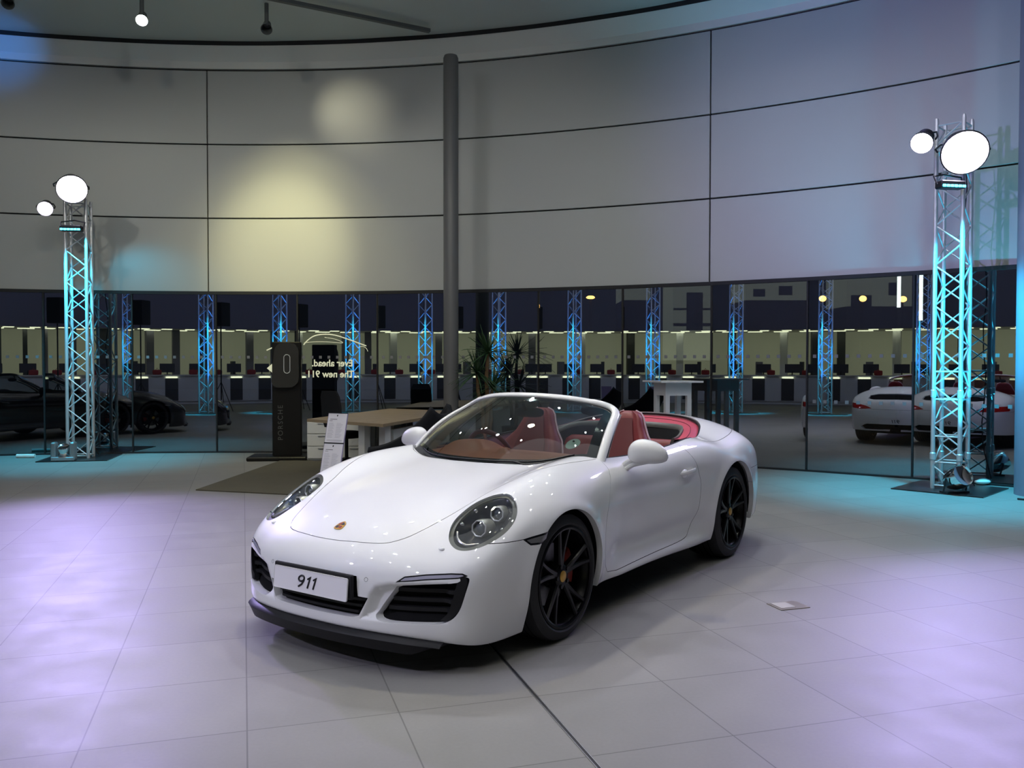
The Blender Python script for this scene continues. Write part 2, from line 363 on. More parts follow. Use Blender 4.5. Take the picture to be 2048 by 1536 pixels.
# ------------------------------------------------------------------ the car body: one smooth solid, cut into panels
STEP=.0118
def surface_mesh():
    gx=np.arange(-1.06,3.60,STEP);gy=np.arange(-.975,.976,STEP)+.0;gz=np.arange(.06,1.14,STEP)
    gy=gy-gy.mean()
    X,Y=np.meshgrid(gx,gy,indexing='ij');H=Htop(X,Y)
    X2,Z2=np.meshgrid(gx,gz,indexing='ij');W=Wside(X2,Z2)
    Y3,Z3=np.meshgrid(gy,gz,indexing='ij');Fn=Fnose(Y3,Z3)+scoop(Y3,Z3);Ft=Ftail(Y3,Z3)
    f=body(gx[:,None,None],gy[None,:,None],gz[None,None,:],(H[:,:,None],W[:,None,:],Fn[None],Ft[None],zb(gx)[:,None,None]))
    s=f<0
    nx,ny,nz=f.shape
    c=np.zeros((nx-1,ny-1,nz-1),np.int8)
    for a in(0,1):
        for b in(0,1):
            for d in(0,1): c+=s[a:nx-1+a,b:ny-1+b,d:nz-1+d]
    act=(c>0)&(c<8); idx=-np.ones(act.shape,np.int64); ids=np.argwhere(act); idx[act]=np.arange(len(ids))
    P=np.stack([gx[ids[:,0]]+STEP/2,gy[ids[:,1]]+STEP/2,gz[ids[:,2]]+STEP/2],1)
    Q=[]
    e=np.argwhere(s[:-1,1:-1,1:-1]!=s[1:,1:-1,1:-1]); i,j,k=e[:,0],e[:,1]+1,e[:,2]+1
    Q.append(np.where(s[i,j,k][:,None],np.stack([idx[i,j-1,k-1],idx[i,j,k-1],idx[i,j,k],idx[i,j-1,k]],1),np.stack([idx[i,j-1,k],idx[i,j,k],idx[i,j,k-1],idx[i,j-1,k-1]],1)))
    e=np.argwhere(s[1:-1,:-1,1:-1]!=s[1:-1,1:,1:-1]); i,j,k=e[:,0]+1,e[:,1],e[:,2]+1
    Q.append(np.where(~s[i,j,k][:,None],np.stack([idx[i-1,j,k-1],idx[i,j,k-1],idx[i,j,k],idx[i-1,j,k]],1),np.stack([idx[i-1,j,k],idx[i,j,k],idx[i,j,k-1],idx[i-1,j,k-1]],1)))
    e=np.argwhere(s[1:-1,1:-1,:-1]!=s[1:-1,1:-1,1:]); i,j,k=e[:,0]+1,e[:,1]+1,e[:,2]
    Q.append(np.where(s[i,j,k][:,None],np.stack([idx[i-1,j-1,k],idx[i,j-1,k],idx[i,j,k],idx[i-1,j,k]],1),np.stack([idx[i-1,j,k],idx[i,j,k],idx[i,j-1,k],idx[i-1,j-1,k]],1)))
    Q=np.concatenate(Q); Q=Q[(Q>=0).all(1)]
    T=np.concatenate([Q[:,[0,1,2]],Q[:,[0,2,3]]])
    return P,T
def bgrad(P,h=1.5e-3):
    g=np.empty_like(P)
    for a in range(3):
        d=np.zeros(3);d[a]=h
        g[:,a]=(body(*(P+d).T)-body(*(P-d).T))/(2*h)
    return g
def project(P,it=4):
    for _ in range(it):
        f=body(*P.T); g=bgrad(P); n2=(g*g).sum(1)+1e-9
        st=-(f/n2)[:,None]*g; L=np.linalg.norm(st,axis=1,keepdims=True); P=P+st*np.minimum(1,.02/np.maximum(L,1e-9))
    return P
def refine(V,T,mask):
    "split the masked triangles in four; new points go onto the skin except along the border of the patch"
    A=T[mask];E=np.sort(np.concatenate([A[:,[0,1]],A[:,[1,2]],A[:,[2,0]]]),1);k=E[:,0]*10**7+E[:,1]
    u,idx,inv,cnt=np.unique(k,return_index=True,return_inverse=True,return_counts=True)
    e=E[idx];mid=.5*(V[e[:,0]]+V[e[:,1]]);inn=cnt==2;mid[inn]=project(mid[inn],2)
    m=len(A);n=len(V);inv=inv.ravel();a=inv[:m]+n;b=inv[m:2*m]+n;c=inv[2*m:]+n
    new=np.concatenate([np.stack([A[:,0],a,c],1),np.stack([a,A[:,1],b],1),np.stack([c,b,A[:,2]],1),np.stack([a,b,c],1)])
    return np.concatenate([V,mid]),np.concatenate([T[~mask],new])
def clip(V,T,g):
    "keep g<=0, cut triangles on g=0"
    ins=g<=0; k=ins[T].sum(1)
    keep=T[k==3]; out=[keep]; newV=[];cache={};n0=len(V)
    def cut(a,b):
        key=(a,b) if a<b else (b,a)
        if key in cache: return cache[key]
        a_,b_=key; t=g[a_]/(g[a_]-g[b_]); newV.append(V[a_]+(V[b_]-V[a_])*t); cache[key]=n0+len(newV)-1; return cache[key]
    R=[]
    for t in T[(k>0)&(k<3)]:
        q=ins[t]
        if q.sum()==1:
            i=int(np.argmax(q)); a,b,c=t[i],t[(i+1)%3],t[(i+2)%3]; R.append((a,cut(a,b),cut(a,c)))
        else:
            i=int(np.argmin(q)); a,b,c=t[i],t[(i+1)%3],t[(i+2)%3]; p=cut(a,b);r=cut(a,c); R+= [(p,b,c),(p,c,r)]
    V2=np.concatenate([V,np.array(newV)]) if newV else V
    T2=np.concatenate([keep,np.array(R,np.int64)]) if R else keep
    used=np.zeros(len(V2),bool);used[T2.ravel()]=True; m=np.cumsum(used)-1
    cutm=np.arange(len(V2))>=n0
    return V2[used],m[T2],cutm[used]
def bedges(T):
    "directed boundary edges"
    E=np.concatenate([T[:,[0,1]],T[:,[1,2]],T[:,[2,0]]]); key=np.sort(E,1); k=key[:,0]*10**7+key[:,1]
    u,inv,cnt=np.unique(k,return_inverse=True,return_counts=True)
    return E[cnt[inv]==1]
def car_mesh(name,V,T,m,parent,N=None,walls=None,mats=None):
    """walls: list of (predicate(V)->bool, offset function) rims folded inward"""
    V=np.asarray(V);NV=[V];NT=[T];NN=[N if N is not None else None];n=len(V)
    if walls:
        E=bedges(T)
        for pred,off in walls:
            ok=pred(V); e=E[ok[E[:,0]]&ok[E[:,1]]]
            if len(e)==0: continue
            ids,inv=np.unique(e.ravel(),return_inverse=True); inv=inv.reshape(-1,2)
            A=V[ids];B=A+off(A); k=len(ids)
            NV.append(A);NV.append(B); a=inv[:,0]+n;b=inv[:,1]+n
            tt=np.concatenate([np.stack([b,a,a+k],1),np.stack([b,a+k,b+k],1)]);NT.append(tt)
            allV=np.concatenate(NV);fn=np.cross(allV[tt[:,1]]-allV[tt[:,0]],allV[tt[:,2]]-allV[tt[:,0]])
            vn=np.zeros((2*k,3));
            for c in range(3): np.add.at(vn,tt[:,c]-n,fn)
            vn/=np.linalg.norm(vn,axis=1,keepdims=True)+1e-12; NN.append(vn); n+=2*k
    V=np.concatenate(NV);T=np.concatenate(NT)
    me=bpy.data.meshes.new(name)
    V2=V*np.array([1,-1,1]);T2=T[:,::-1]
    me.from_pydata(V2.tolist(),[],T2.tolist()); me.materials.append(M[m]); me.shade_smooth()
    if NN[0] is not None:
        nn=np.concatenate(NN)*np.array([1,-1,1]); me.normals_split_custom_set_from_vertices(nn.tolist())
    o=bpy.data.objects.new(name,me); COL.objects.link(o); o.parent=parent
    return o
def norms(V):
    g=bgrad(V); return g/(np.linalg.norm(g,axis=1,keepdims=True)+1e-9)
def mirz(P): return np.concatenate([np.array(P),np.array(P)[::-1]*[-1,1]])
def mir(P): return np.concatenate([np.array(P),np.array(P)[::-1]*[1,-1]])
# outlines, all in the car's own metres
HOOD=smooth_loop([(-.862,0),(-.858,.10),(-.838,.24),(-.805,.335),(-.745,.398),(-.666,.440),(-.514,.495),(-.40,.527),(-.279,.556),(-.147,.60),(.1,.665),(.35,.700),(.60,.712)],6,False)
HOOD=np.concatenate([HOOD,[(.56,.69),(.41,.55),(.315,.35),(.27,.15),(.26,0)]])
HOODP=mir(HOOD)
OPEN_H=[(.275,0),(.285,.15),(.33,.35),(.425,.55),(.55,.675),(.64,.712),(.80,.728),(1.0,.738),(1.4,.745),(1.75,.740),(2.0,.715),(2.2,.672),(2.4,.610),(2.55,.55),(2.67,.46),(2.75,.33),(2.785,.17),(2.795,0)]
OPENP=mir(smooth_loop(OPEN_H,5,False))
HLP=smooth_loop([(-.283,.689),(-.296,.744),(-.335,.787),(-.399,.812),(-.481,.812),(-.566,.786),(-.630,.745),(-.664,.697),(-.668,.646),(-.641,.597),(-.573,.558),(-.491,.546),(-.384,.562),(-.319,.615)],5)
INTP=smooth_loop([(.468,.408),(.425,.355),(.378,.287),(.376,.264),(.42,.245),(.55,.244),(.66,.248),(.712,.268),(.742,.31),(.762,.38),(.774,.445),(.765,.462),(.737,.466),(.733,.440),(.60,.428),(.50,.418)],4)
DRLP=np.array([(.474,.432),(.512,.462),(.60,.474),(.70,.481),(.745,.480),(.768,.468),(.735,.457),(.60,.447)])
CENP=mirz(np.array([(0,.248),(.26,.251),(.296,.262),(.343,.350),(.290,.353),(.283,.42),(.277,.446),(0,.449)]))
MARK=np.array([(-.400,.598),(-.30,.606),(-.21,.614),(-.225,.575),(-.284,.558),(-.350,.562)])
DOOR=np.concatenate([smooth_loop([(.625,1.05),(.612,.86),(.575,.803),(.497,.716),(.440,.600),(.418,.48),(.43,.34),(.49,.262)],5,False),smooth_loop([(.60,.250),(1.1,.258),(1.55,.268),(1.68,.31),(1.765,.40),(1.800,.52),(1.785,.67),(1.735,.78),(1.69,.85),(1.655,.905),(1.64,1.05)],5,False)])
LID=mir(smooth_loop([(1.975,.60),(1.985,.705),(2.03,.758),(2.15,.775),(2.4,.772),(2.65,.755),(2.82,.70),(2.90,.60),(2.93,.4),(2.945,.2),(2.95,0)],5,False))
TAIL_SLOT=mirz(np.array([(0,.925),(.35,.915),(.50,.885),(.52,.83),(.40,.815),(0,.825)]))
TL=np.array([(.40,.660),(.52,.705),(.70,.735),(.84,.740),(.90,.70),(.84,.655),(.60,.640)])
RLOW=mirz(np.array([(0,.26),(.55,.27),(.62,.33),(.50,.38),(0,.39)]))
GAP=.0032
def build_body(root):
    V,T=surface_mesh(); V=project(V,5)
    # wanted orientation: outward
    n=norms(V); fn=np.cross(V[T[:,1]]-V[T[:,0]],V[T[:,2]]-V[T[:,0]]); flip=(fn*n[T[:,0]]).sum(1)<0; T[flip]=T[flip][:,::-1]
    ay=lambda V:np.abs(V[:,1])
    f_open=lambda V:np.where(V[:,2]>.6,sd_poly(V[:,0],V[:,1],OPENP),1.)
    f_hood=lambda V:np.where(V[:,2]>.45,sd_poly(V[:,0],V[:,1],HOODP),1.)
    f_hl=lambda V:np.where(V[:,2]>.45,sd_poly(V[:,0],ay(V),HLP),1.)
    fr=lambda V:V[:,0]<-.3
    f_int=lambda V:np.where(fr(V),sd_poly(ay(V),V[:,2],INTP),1.)
    f_drl=lambda V:np.where(fr(V),sd_poly(ay(V),V[:,2],DRLP),1.)
    f_cen=lambda V:np.where(fr(V),sd_poly(V[:,1],V[:,2],CENP),1.)
    f_mark=lambda V:np.where(ay(V)>.6,sd_poly(V[:,0],V[:,2],MARK),1.)
    f_door=lambda V:np.where(ay(V)>.55,sd_poly(V[:,0],V[:,2],DOOR),1.)
    f_lid=lambda V:np.where(V[:,2]>.7,sd_poly(V[:,0],V[:,1],LID),1.)
    def f_arch(V):
        a=np.hypot(V[:,0],V[:,2]-.335)-.357; b=np.hypot(V[:,0]-2.385,V[:,2]-.345)-.384
        a=np.where(V[:,2]<.335,np.abs(V[:,0])-.357-.10*(.335-V[:,2])*0,a); b=np.where(V[:,2]<.345,np.abs(V[:,0]-2.385)-.384,b)
        return np.where(ay(V)>.58,np.minimum(a,b),1.)
    rr=lambda V:V[:,0]>3.0
    f_slot=lambda V:np.where(rr(V),sd_poly(V[:,1],V[:,2],TAIL_SLOT),1.)
    f_tl=lambda V:np.where(rr(V),sd_poly(ay(V),V[:,2],TL),1.)
    f_rl=lambda V:np.where(rr(V),sd_poly(V[:,1],V[:,2],RLOW),1.)
    def cp_(V,T,g): V,T,c=clip(V,T,g); V[c]=project(V[c],2); return V,T
    # drop the floor pan
    V,T,_=clip(V,T,zb(V[:,0])+.007-V[:,2])
    for lim in(.020,.010):
        fs=np.min([np.abs(f(V)) for f in((f_hl,f_int,f_drl,f_cen,f_mark,f_tl,f_slot,f_hood,f_door,f_lid,f_open,f_arch) if lim>.015 else (f_hl,f_int,f_drl,f_cen,f_mark))],axis=0)
        V,T=refine(V,T,fs[T].min(1)<lim)
    full=(V,T)
    def inside(f,V,T,m=0.): return cp_(V,T,f(V)+m)
    def outside(f,V,T,m=0.): return cp_(V,T,-f(V)+m)
    V,T=full
    for f in(f_open,f_arch,f_hl,f_int,f_drl,f_cen,f_mark,f_slot,f_tl,f_rl): V,T=outside(f,V,T)
    paint=(V,T)
    near=lambda f:(lambda V:np.abs(f(V))<2.5e-3)
    inw=lambda d:(lambda A:-norms(A)*d)
    def yin(d): return lambda A:np.stack([0*A[:,0],-np.sign(A[:,1])*d,0*A[:,0]],1)
    W=[(near(f_arch),yin(.035)),(near(f_open),lambda A:np.tile([0,0,-.03],(len(A),1))),(near(f_int),lambda A:np.tile([.05,0,0],(len(A),1))),(near(f_cen),lambda A:np.tile([.05,0,0],(len(A),1))),(near(f_hl),inw(.012)),(near(f_drl),inw(.006)),(near(f_mark),inw(.006)),(near(f_slot),inw(.02)),(near(f_tl),inw(.006)),(near(f_rl),inw(.04))]
    lip=lambda f:(lambda V:np.abs(np.abs(f(V))-GAP/2)<1.6e-3)
    # hood
    V,T=inside(f_hood,*paint,GAP/2); car_mesh('hood',V,T,'paint',root,norms(V),W+[(lip(f_hood),inw(.008))])
    V,T=outside(f_hood,*paint,GAP/2)
    Vd,Td=inside(f_door,V,T,GAP/2)
    for sgn,nm in((1,'door'),(-1,'door')):
        k=(Vd[Td[:,0],1]*sgn)>0; t=Td[k]; u=np.unique(t); mm=-np.ones(len(Vd),int); mm[u]=np.arange(len(u))
        o=car_mesh(nm,Vd[u],mm[t],'paint',root,norms(Vd[u]),W+[(lip(f_door),inw(.008))]); o['side']=sgn
        handle(o,sgn)
    V,T=outside(f_door,V,T,GAP/2)
    Vl,Tl=inside(f_lid,V,T,GAP/2); car_mesh('roof_compartment_lid',Vl,Tl,'paint',root,norms(Vl),W+[(lip(f_lid),inw(.008))])
    V,T=outside(f_lid,V,T,GAP/2)
    f_bump=lambda V:np.maximum(V[:,0]+.30,np.minimum(V[:,2]-(.598+.0*V[:,0]),1)) # front bumper skin
    def f_bump(V):
        a=sd_poly(ay(V),V[:,2],np.array([(-1,.0),(-1,.72),(.30,.72),(.50,.625),(.70,.597),(1.2,.597),(1.2,0)]))
        return np.maximum(a,V[:,0]+.05)
    gm=lambda V:np.where(ay(V)>.69,GAP/2,0.)
    Vb,Tb=inside(f_bump,V,T,gm(V)); car_mesh('front_bumper',Vb,Tb,'paint',root,norms(Vb),W)
    V,T=outside(f_bump,V,T,gm(V)); 
    f_rb=lambda V:np.maximum(V[:,2]-.645,2.72-V[:,0])
    Vr,Tr=inside(f_rb,V,T,GAP/2); car_mesh('rear_bumper',Vr,Tr,'paint',root,norms(Vr),W)
    V,T=outside(f_rb,V,T,GAP/2); car_mesh('body',V,T,'paint',root,norms(V),W)
    V0,T0=full
    def patch(name,f,m,off,label=None,shrink=0.,split=False,parent=root):
        V,T=inside(f,V0,T0,shrink); N=norms(V); V=V+off(V,N); out=[]
        if not split: out=[car_mesh(name,V,T,m,parent,N)]
        else:
            for sgn in(1,-1):
                k=(V[T[:,0],1]*sgn)>0; t=T[k]; u=np.unique(t); mm=-np.ones(len(V),int); mm[u]=np.arange(len(u))
                out.append(car_mesh(name,V[u],mm[t],m,parent,N[u]))
        if label:
            for o in out:o['label']=label
        return out
    px=lambda d:(lambda V,N:np.tile([d,0,0],(len(V),1)))
    nn=lambda d:(lambda V,N:-N*d)
    g=patch('side_intake',f_int,'liner',px(.05),'black side air intake',-.004,True)
    for o,sgn in zip(g,(1,-1)):
        mb=MB()
        for z in(.30,.345,.39):
            y0,y1=(.42,.745) if z<.38 else (.46,.755)
            y0=.40+.55*(z-.29)
            ys=np.linspace(y0,y1,14); x=Fnose(ys,z+0*ys)+scoop(ys,z+0*ys)+.032
            rows=[[Vector((a+dx,sgn*b,z+dzz)) for dx,dzz in((0,-.009),(0,.009),(.03,.012),(.03,-.006))] for a,b in zip(x,ys)]
            mb.grid(rows,close_v=True,cap=True)
        mb.build('slat',M['black_plastic'],o,flipy=True)
        mb=MB(); zs=np.linspace(.262,.462,9); rows=[]
        for z in zs:
            yo=np.interp(z,[.25,.268,.31,.38,.445,.462],[.69,.71,.742,.762,.773,.765])-.003; yi=yo-.038
            ys=np.array([yo,yi]); x=Fnose(ys,z+0*ys)+scoop(ys,z+0*ys)+.014
            rows.append([Vector((x[0],sgn*yo,z)),Vector((x[1],sgn*yi,z)),Vector((x[1]+.035,sgn*yi,z)),Vector((x[0]+.035,sgn*yo,z))])
        mb.grid(rows,close_v=True,cap=True); mb.build('outer_blade',M['black_plastic'],o,flipy=True)
    g=patch('centre_grille',f_cen,'liner',px(.05),'black centre air intake',-.003)[0]
    mb=MB()
    for z in(.272,.302,.332):
        ys=np.linspace(-.27-(z-.272)*.7,.27+(z-.272)*.7,21); x=Fnose(ys,z+0*ys)+.03
        mb.grid([[Vector((a+dx,b,z+dzz)) for dx,dzz in((0,-.006),(0,.006),(.02,.008),(.02,-.004))] for a,b in zip(x,ys)],close_v=True,cap=True)
    mb.build('slat',M['black_plastic'],g,flipy=True)
    fr_=patch('position_lamp',f_drl,'black_plastic',nn(.006),'slim position lamp above the intake',0,True)
    for o,sgn in zip(fr_,(1,-1)):
        V,T=inside(f_drl,V0,T0,.006); k=(V[T[:,0],1]*sgn)>0;t=T[k];u=np.unique(t);mm=-np.ones(len(V),int);mm[u]=np.arange(len(u)); N=norms(V[u]); car_mesh('lens',V[u]-N*.002,mm[t],'drl',o,N)
    mk=patch('side_marker',f_mark,'black_gloss',nn(.005),'dark side marker lamp',0,True)
    for o,sgn in zip(mk,(1,-1)):
        V,T=inside(f_mark,V0,T0,.010); k=(V[T[:,0],1]*sgn)>0;t=T[k];u=np.unique(t);mm=-np.ones(len(V),int);mm[u]=np.arange(len(u)); N=norms(V[u]); car_mesh('lens',V[u]-N*.001,mm[t],'smoke',o,N)
    patch('engine_lid_grille',f_slot,'liner',nn(.02),'black slatted engine lid grille')
    patch('tail_lamp',f_tl,'red_lamp',nn(.002),'red tail lamp',0,True)
    patch('diffuser',f_rl,'liner',nn(.04),'black lower rear grille')
    # headlights
    for sgn in(1,-1):
        h=bpy.data.objects.new('headlight',None); COL.objects.link(h); h.parent=root
        V,T=inside(f_hl,V0,T0,0.); k=(V[T[:,0],1]*sgn)>0;T=T[k];u=np.unique(T);mm=-np.ones(len(V),int);mm[u]=np.arange(len(u));V=V[u];T=mm[T];N=norms(V)
        car_mesh('glass_cover',V+N*.001,T,'lens',h,N)
        s=sd_poly(V[:,0],np.abs(V[:,1]),HLP)
        Vr,Tr,_=clip(V,T,-s-.020); Nr=norms(Vr); car_mesh('glass_edge_ring',Vr-Nr*.011,Tr,'edge_reflection',h,Nr,[(lambda A:np.abs(sd_poly(A[:,0],np.abs(A[:,1]),HLP)+.020)<3e-3,lambda A:-norms(A)*.012)])
        # bowl: shrunk and pushed in
        C=V.mean(0); d=np.clip(-s,0,.09)/.09; B=V-N*(.014+.085*sstep(d*1.15))[:,None]
        o=car_mesh('lamp_bowl',B,T,'lamp_dark',h,None)
        C=Vector((-.49,sgn*.675,.675)); Nn=Vector(N[np.argmin(((V-np.array(C))**2).sum(1))])
        ax=Vector((-.93,sgn*.12,.10)).normalized()
        for nm,c0,r in(('projector',(-.365,.685,.700),.036),('projector',(-.475,.655,.640),.040)):
            c=Vector((c0[0],sgn*c0[1],c0[2])); Q=ax.to_track_quat('Z','Y').to_matrix().to_4x4(); Mx=Matrix.Translation(c)@Q
            mb=MB(); mb.lathe([(r*1.12,-.09),(r*1.16,-.02),(r*1.02,-.002),(r*.92,-.006),(r*.9,-.02)],24,Mx); b=mb.build(nm,M['reflector'],h,flipy=True)
            mb=MB(); mb.lathe([(0,.004),(r*.35,.001),(r*.7,-.008),(r*.93,-.02)],24,Mx); mb.build('projector_lens',M['orb'],b,flipy=True)
            mb=MB(); oc=[(r*1.0*math.cos(PI/8+k*PI/4),r*1.0*math.sin(PI/8+k*PI/4),.002) for k in range(8)]; mb.tube([Mx@Vector(q) for q in oc],.0042,6,closed=True); mb.build('ring',M['ringm'],b,flipy=True)
        mb=MB() # sweeping chrome reflector at the lower rim of the bowl
        pts=[(-.585,.735,.590),(-.625,.690,.588),(-.622,.640,.607),(-.585,.605,.635)]
        mb.tube([(x,sgn*y,z) for x,y,z in smooth_loop(pts,5,False)],.007,8); mb.build('lower_reflector',M['silver'],h,flipy=True)
        for x,y,z in((-.435,.765,.640),(-.365,.765,.680),(-.54,.60,.665),(-.43,.600,.715)): mb=MB(); mb.ball((x,sgn*y,z),.011,10,8); mb.build('led_dot',M['chrome'],h,flipy=True)
def handle(door,sgn):
    y=sgn*float(Wside(1.6,.722)); mb=MB()
    pts=[(1.50,y-sgn*.012,.716),(1.53,y+sgn*.006,.719),(1.58,y+sgn*.022,.724),(1.65,y+sgn*.024,.729),(1.69,y+sgn*.016,.731),(1.70,y-sgn*.01,.731)]
    P=smooth_loop(pts,4,False); rows=[]
    for i,p in enumerate(P):
        t=i/(len(P)-1); h=.006+.009*math.sin(PI*t)**.5; d=.005+.003*math.sin(PI*t)
        rows.append([Vector((p[0],p[1]+sgn*d*math.cos(a),p[2]+h*math.sin(a))) for a in [2*PI*k/10 for k in range(10)]])
    mb.grid(rows,close_v=True,cap=True); mb.build('door_handle',M['paint'],door,flipy=True)
    mb=MB(); mb.ball((1.565,y-sgn*.012,.712),(.055,.016,.032),16,10,.9); mb.build('handle_recess',M['paint'],door,flipy=True)
# ------------------------------------------------------------------ wheels, cabin, glass, details of the car
def wheel(root,x,sgn,zc,w,yo,R):
    e=bpy.data.objects.new('wheel',None); COL.objects.link(e); e.parent=root; e.location=(x,-sgn*yo,zc)
    # local: wheel axis = +Y outward for this side (blender y is -car y)
    Q=Matrix.Rotation(-PI/2 if sgn<0 else PI/2,4,'X')   # z -> outward
    r0=.262
    mb=MB(); mb.lathe([(r0,-w+.01),(R-.045,-w),(R-.010,-w+.018),(R,-w+.05),(R+.0,-w*.5),(R,-.05),(R-.010,-.018),(R-.045,.0),(r0+.02,.002),(r0,-.012)],72,Q)
    for k in range(4): 
        z=-w*.25-w*.16*k
    t=mb.build('tyre',M['rubber'],e)
    mb=MB()
    for z in(-w*.30,-w*.45,-w*.6,-w*.75): mb.lathe([(R+.0006,z-.004),(R+.0012,z),(R+.0006,z+.004)],72,Q)
    mb.build('tread_groove',M['liner'],t)
    mb=MB(); mb.lathe([(r0+.003,-w+.02),(r0-.012,-w+.02),(r0-.035,-.09),(r0-.022,-.035),(r0-.012,-.016),(r0-.014,-.004),(r0-.004,.0),(r0+.006,-.003),(r0+.006,-.02)],72,Q)
    rim=mb.build('rim',M['rim'],e)
    mb=MB()
    for k in range(10):
        a=2*PI*(k//2)/5+(.19 if k%2 else -.19)+.35; b=2*PI*(k//2)/5+(.085 if k%2 else -.085)+.35
        rows=[]
        for t_ in np.linspace(0,1,9):
            rr=.045+(.252-.045)*t_; an=b+(a-b)*t_; hw=.017-.006*t_+.004*(t_>.9); dz=-.030+.024*t_**1.6
            tdir=Vector((-math.sin(an),math.cos(an),0)); p=Vector((rr*math.cos(an),rr*math.sin(an),dz))
            rows.append([Q@(p+tdir*u+Vector((0,0,v))) for u,v in((hw,-.006),(hw*.55,.002),(-hw*.55,.002),(-hw,-.006),(-hw*.9,-.035),(hw*.9,-.035))])
        mb.grid(rows,close_v=True,cap=True)
    mb.lathe([(0,-.024),(.05,-.025),(.062,-.032),(.068,-.05),(.068,-.075)],32,Q)
    for k in range(5):
        a=2*PI*k/5+.66; mb.lathe([(0,-.020),(.011,-.020),(.011,-.034)],10,Matrix(Q)@Matrix.Translation((.052*math.cos(a)*1.05,.052*math.sin(a)*1.05,0)))
    mb.build('spokes',M['rim'],rim)
    mb=MB(); mb.lathe([(0,-.017),(.024,-.018),(.030,-.022),(.030,-.03)],24,Q); mb.build('centre_cap',M['gold'],rim)
    mb=MB(); mb.lathe([(.07,-.105),(.165,-.105),(.168,-.115),(.168,-.130),(.07,-.130)],48,Q); mb.build('brake_disc',M['disc'],e)
    mb=MB(); rows=[]
    for a in np.linspace(-.55,.55,9):
        a=a+ (0.15 if x<1 else .1); c_,s_=math.cos(a),math.sin(a)
        rows.append([Q@Vector((r*s_*0+r*c_,r*s_,z)) for r,z in((.115,-.075),(.185,-.075),(.192,-.09),(.192,-.14),(.115,-.14))])
    mb.grid(rows,close_v=True,cap=True); cal=mb.build('brake_caliper',M['caliper'],e)
    return e
def liner(root,x,zc,R,sgn):
    mb=MB(); rows=[]
    for a in np.linspace(-.15,PI+.15,30):
        rows.append([Vector((x+r*math.cos(a),sgn*y,zc+r*math.sin(a))) for r,y in((R+.004,.865),(R+.012,.80),(R+.012,.52),(.0,.50))])
    mb.grid(rows); o=mb.build('arch_liner',M['liner'],root,flipy=True)
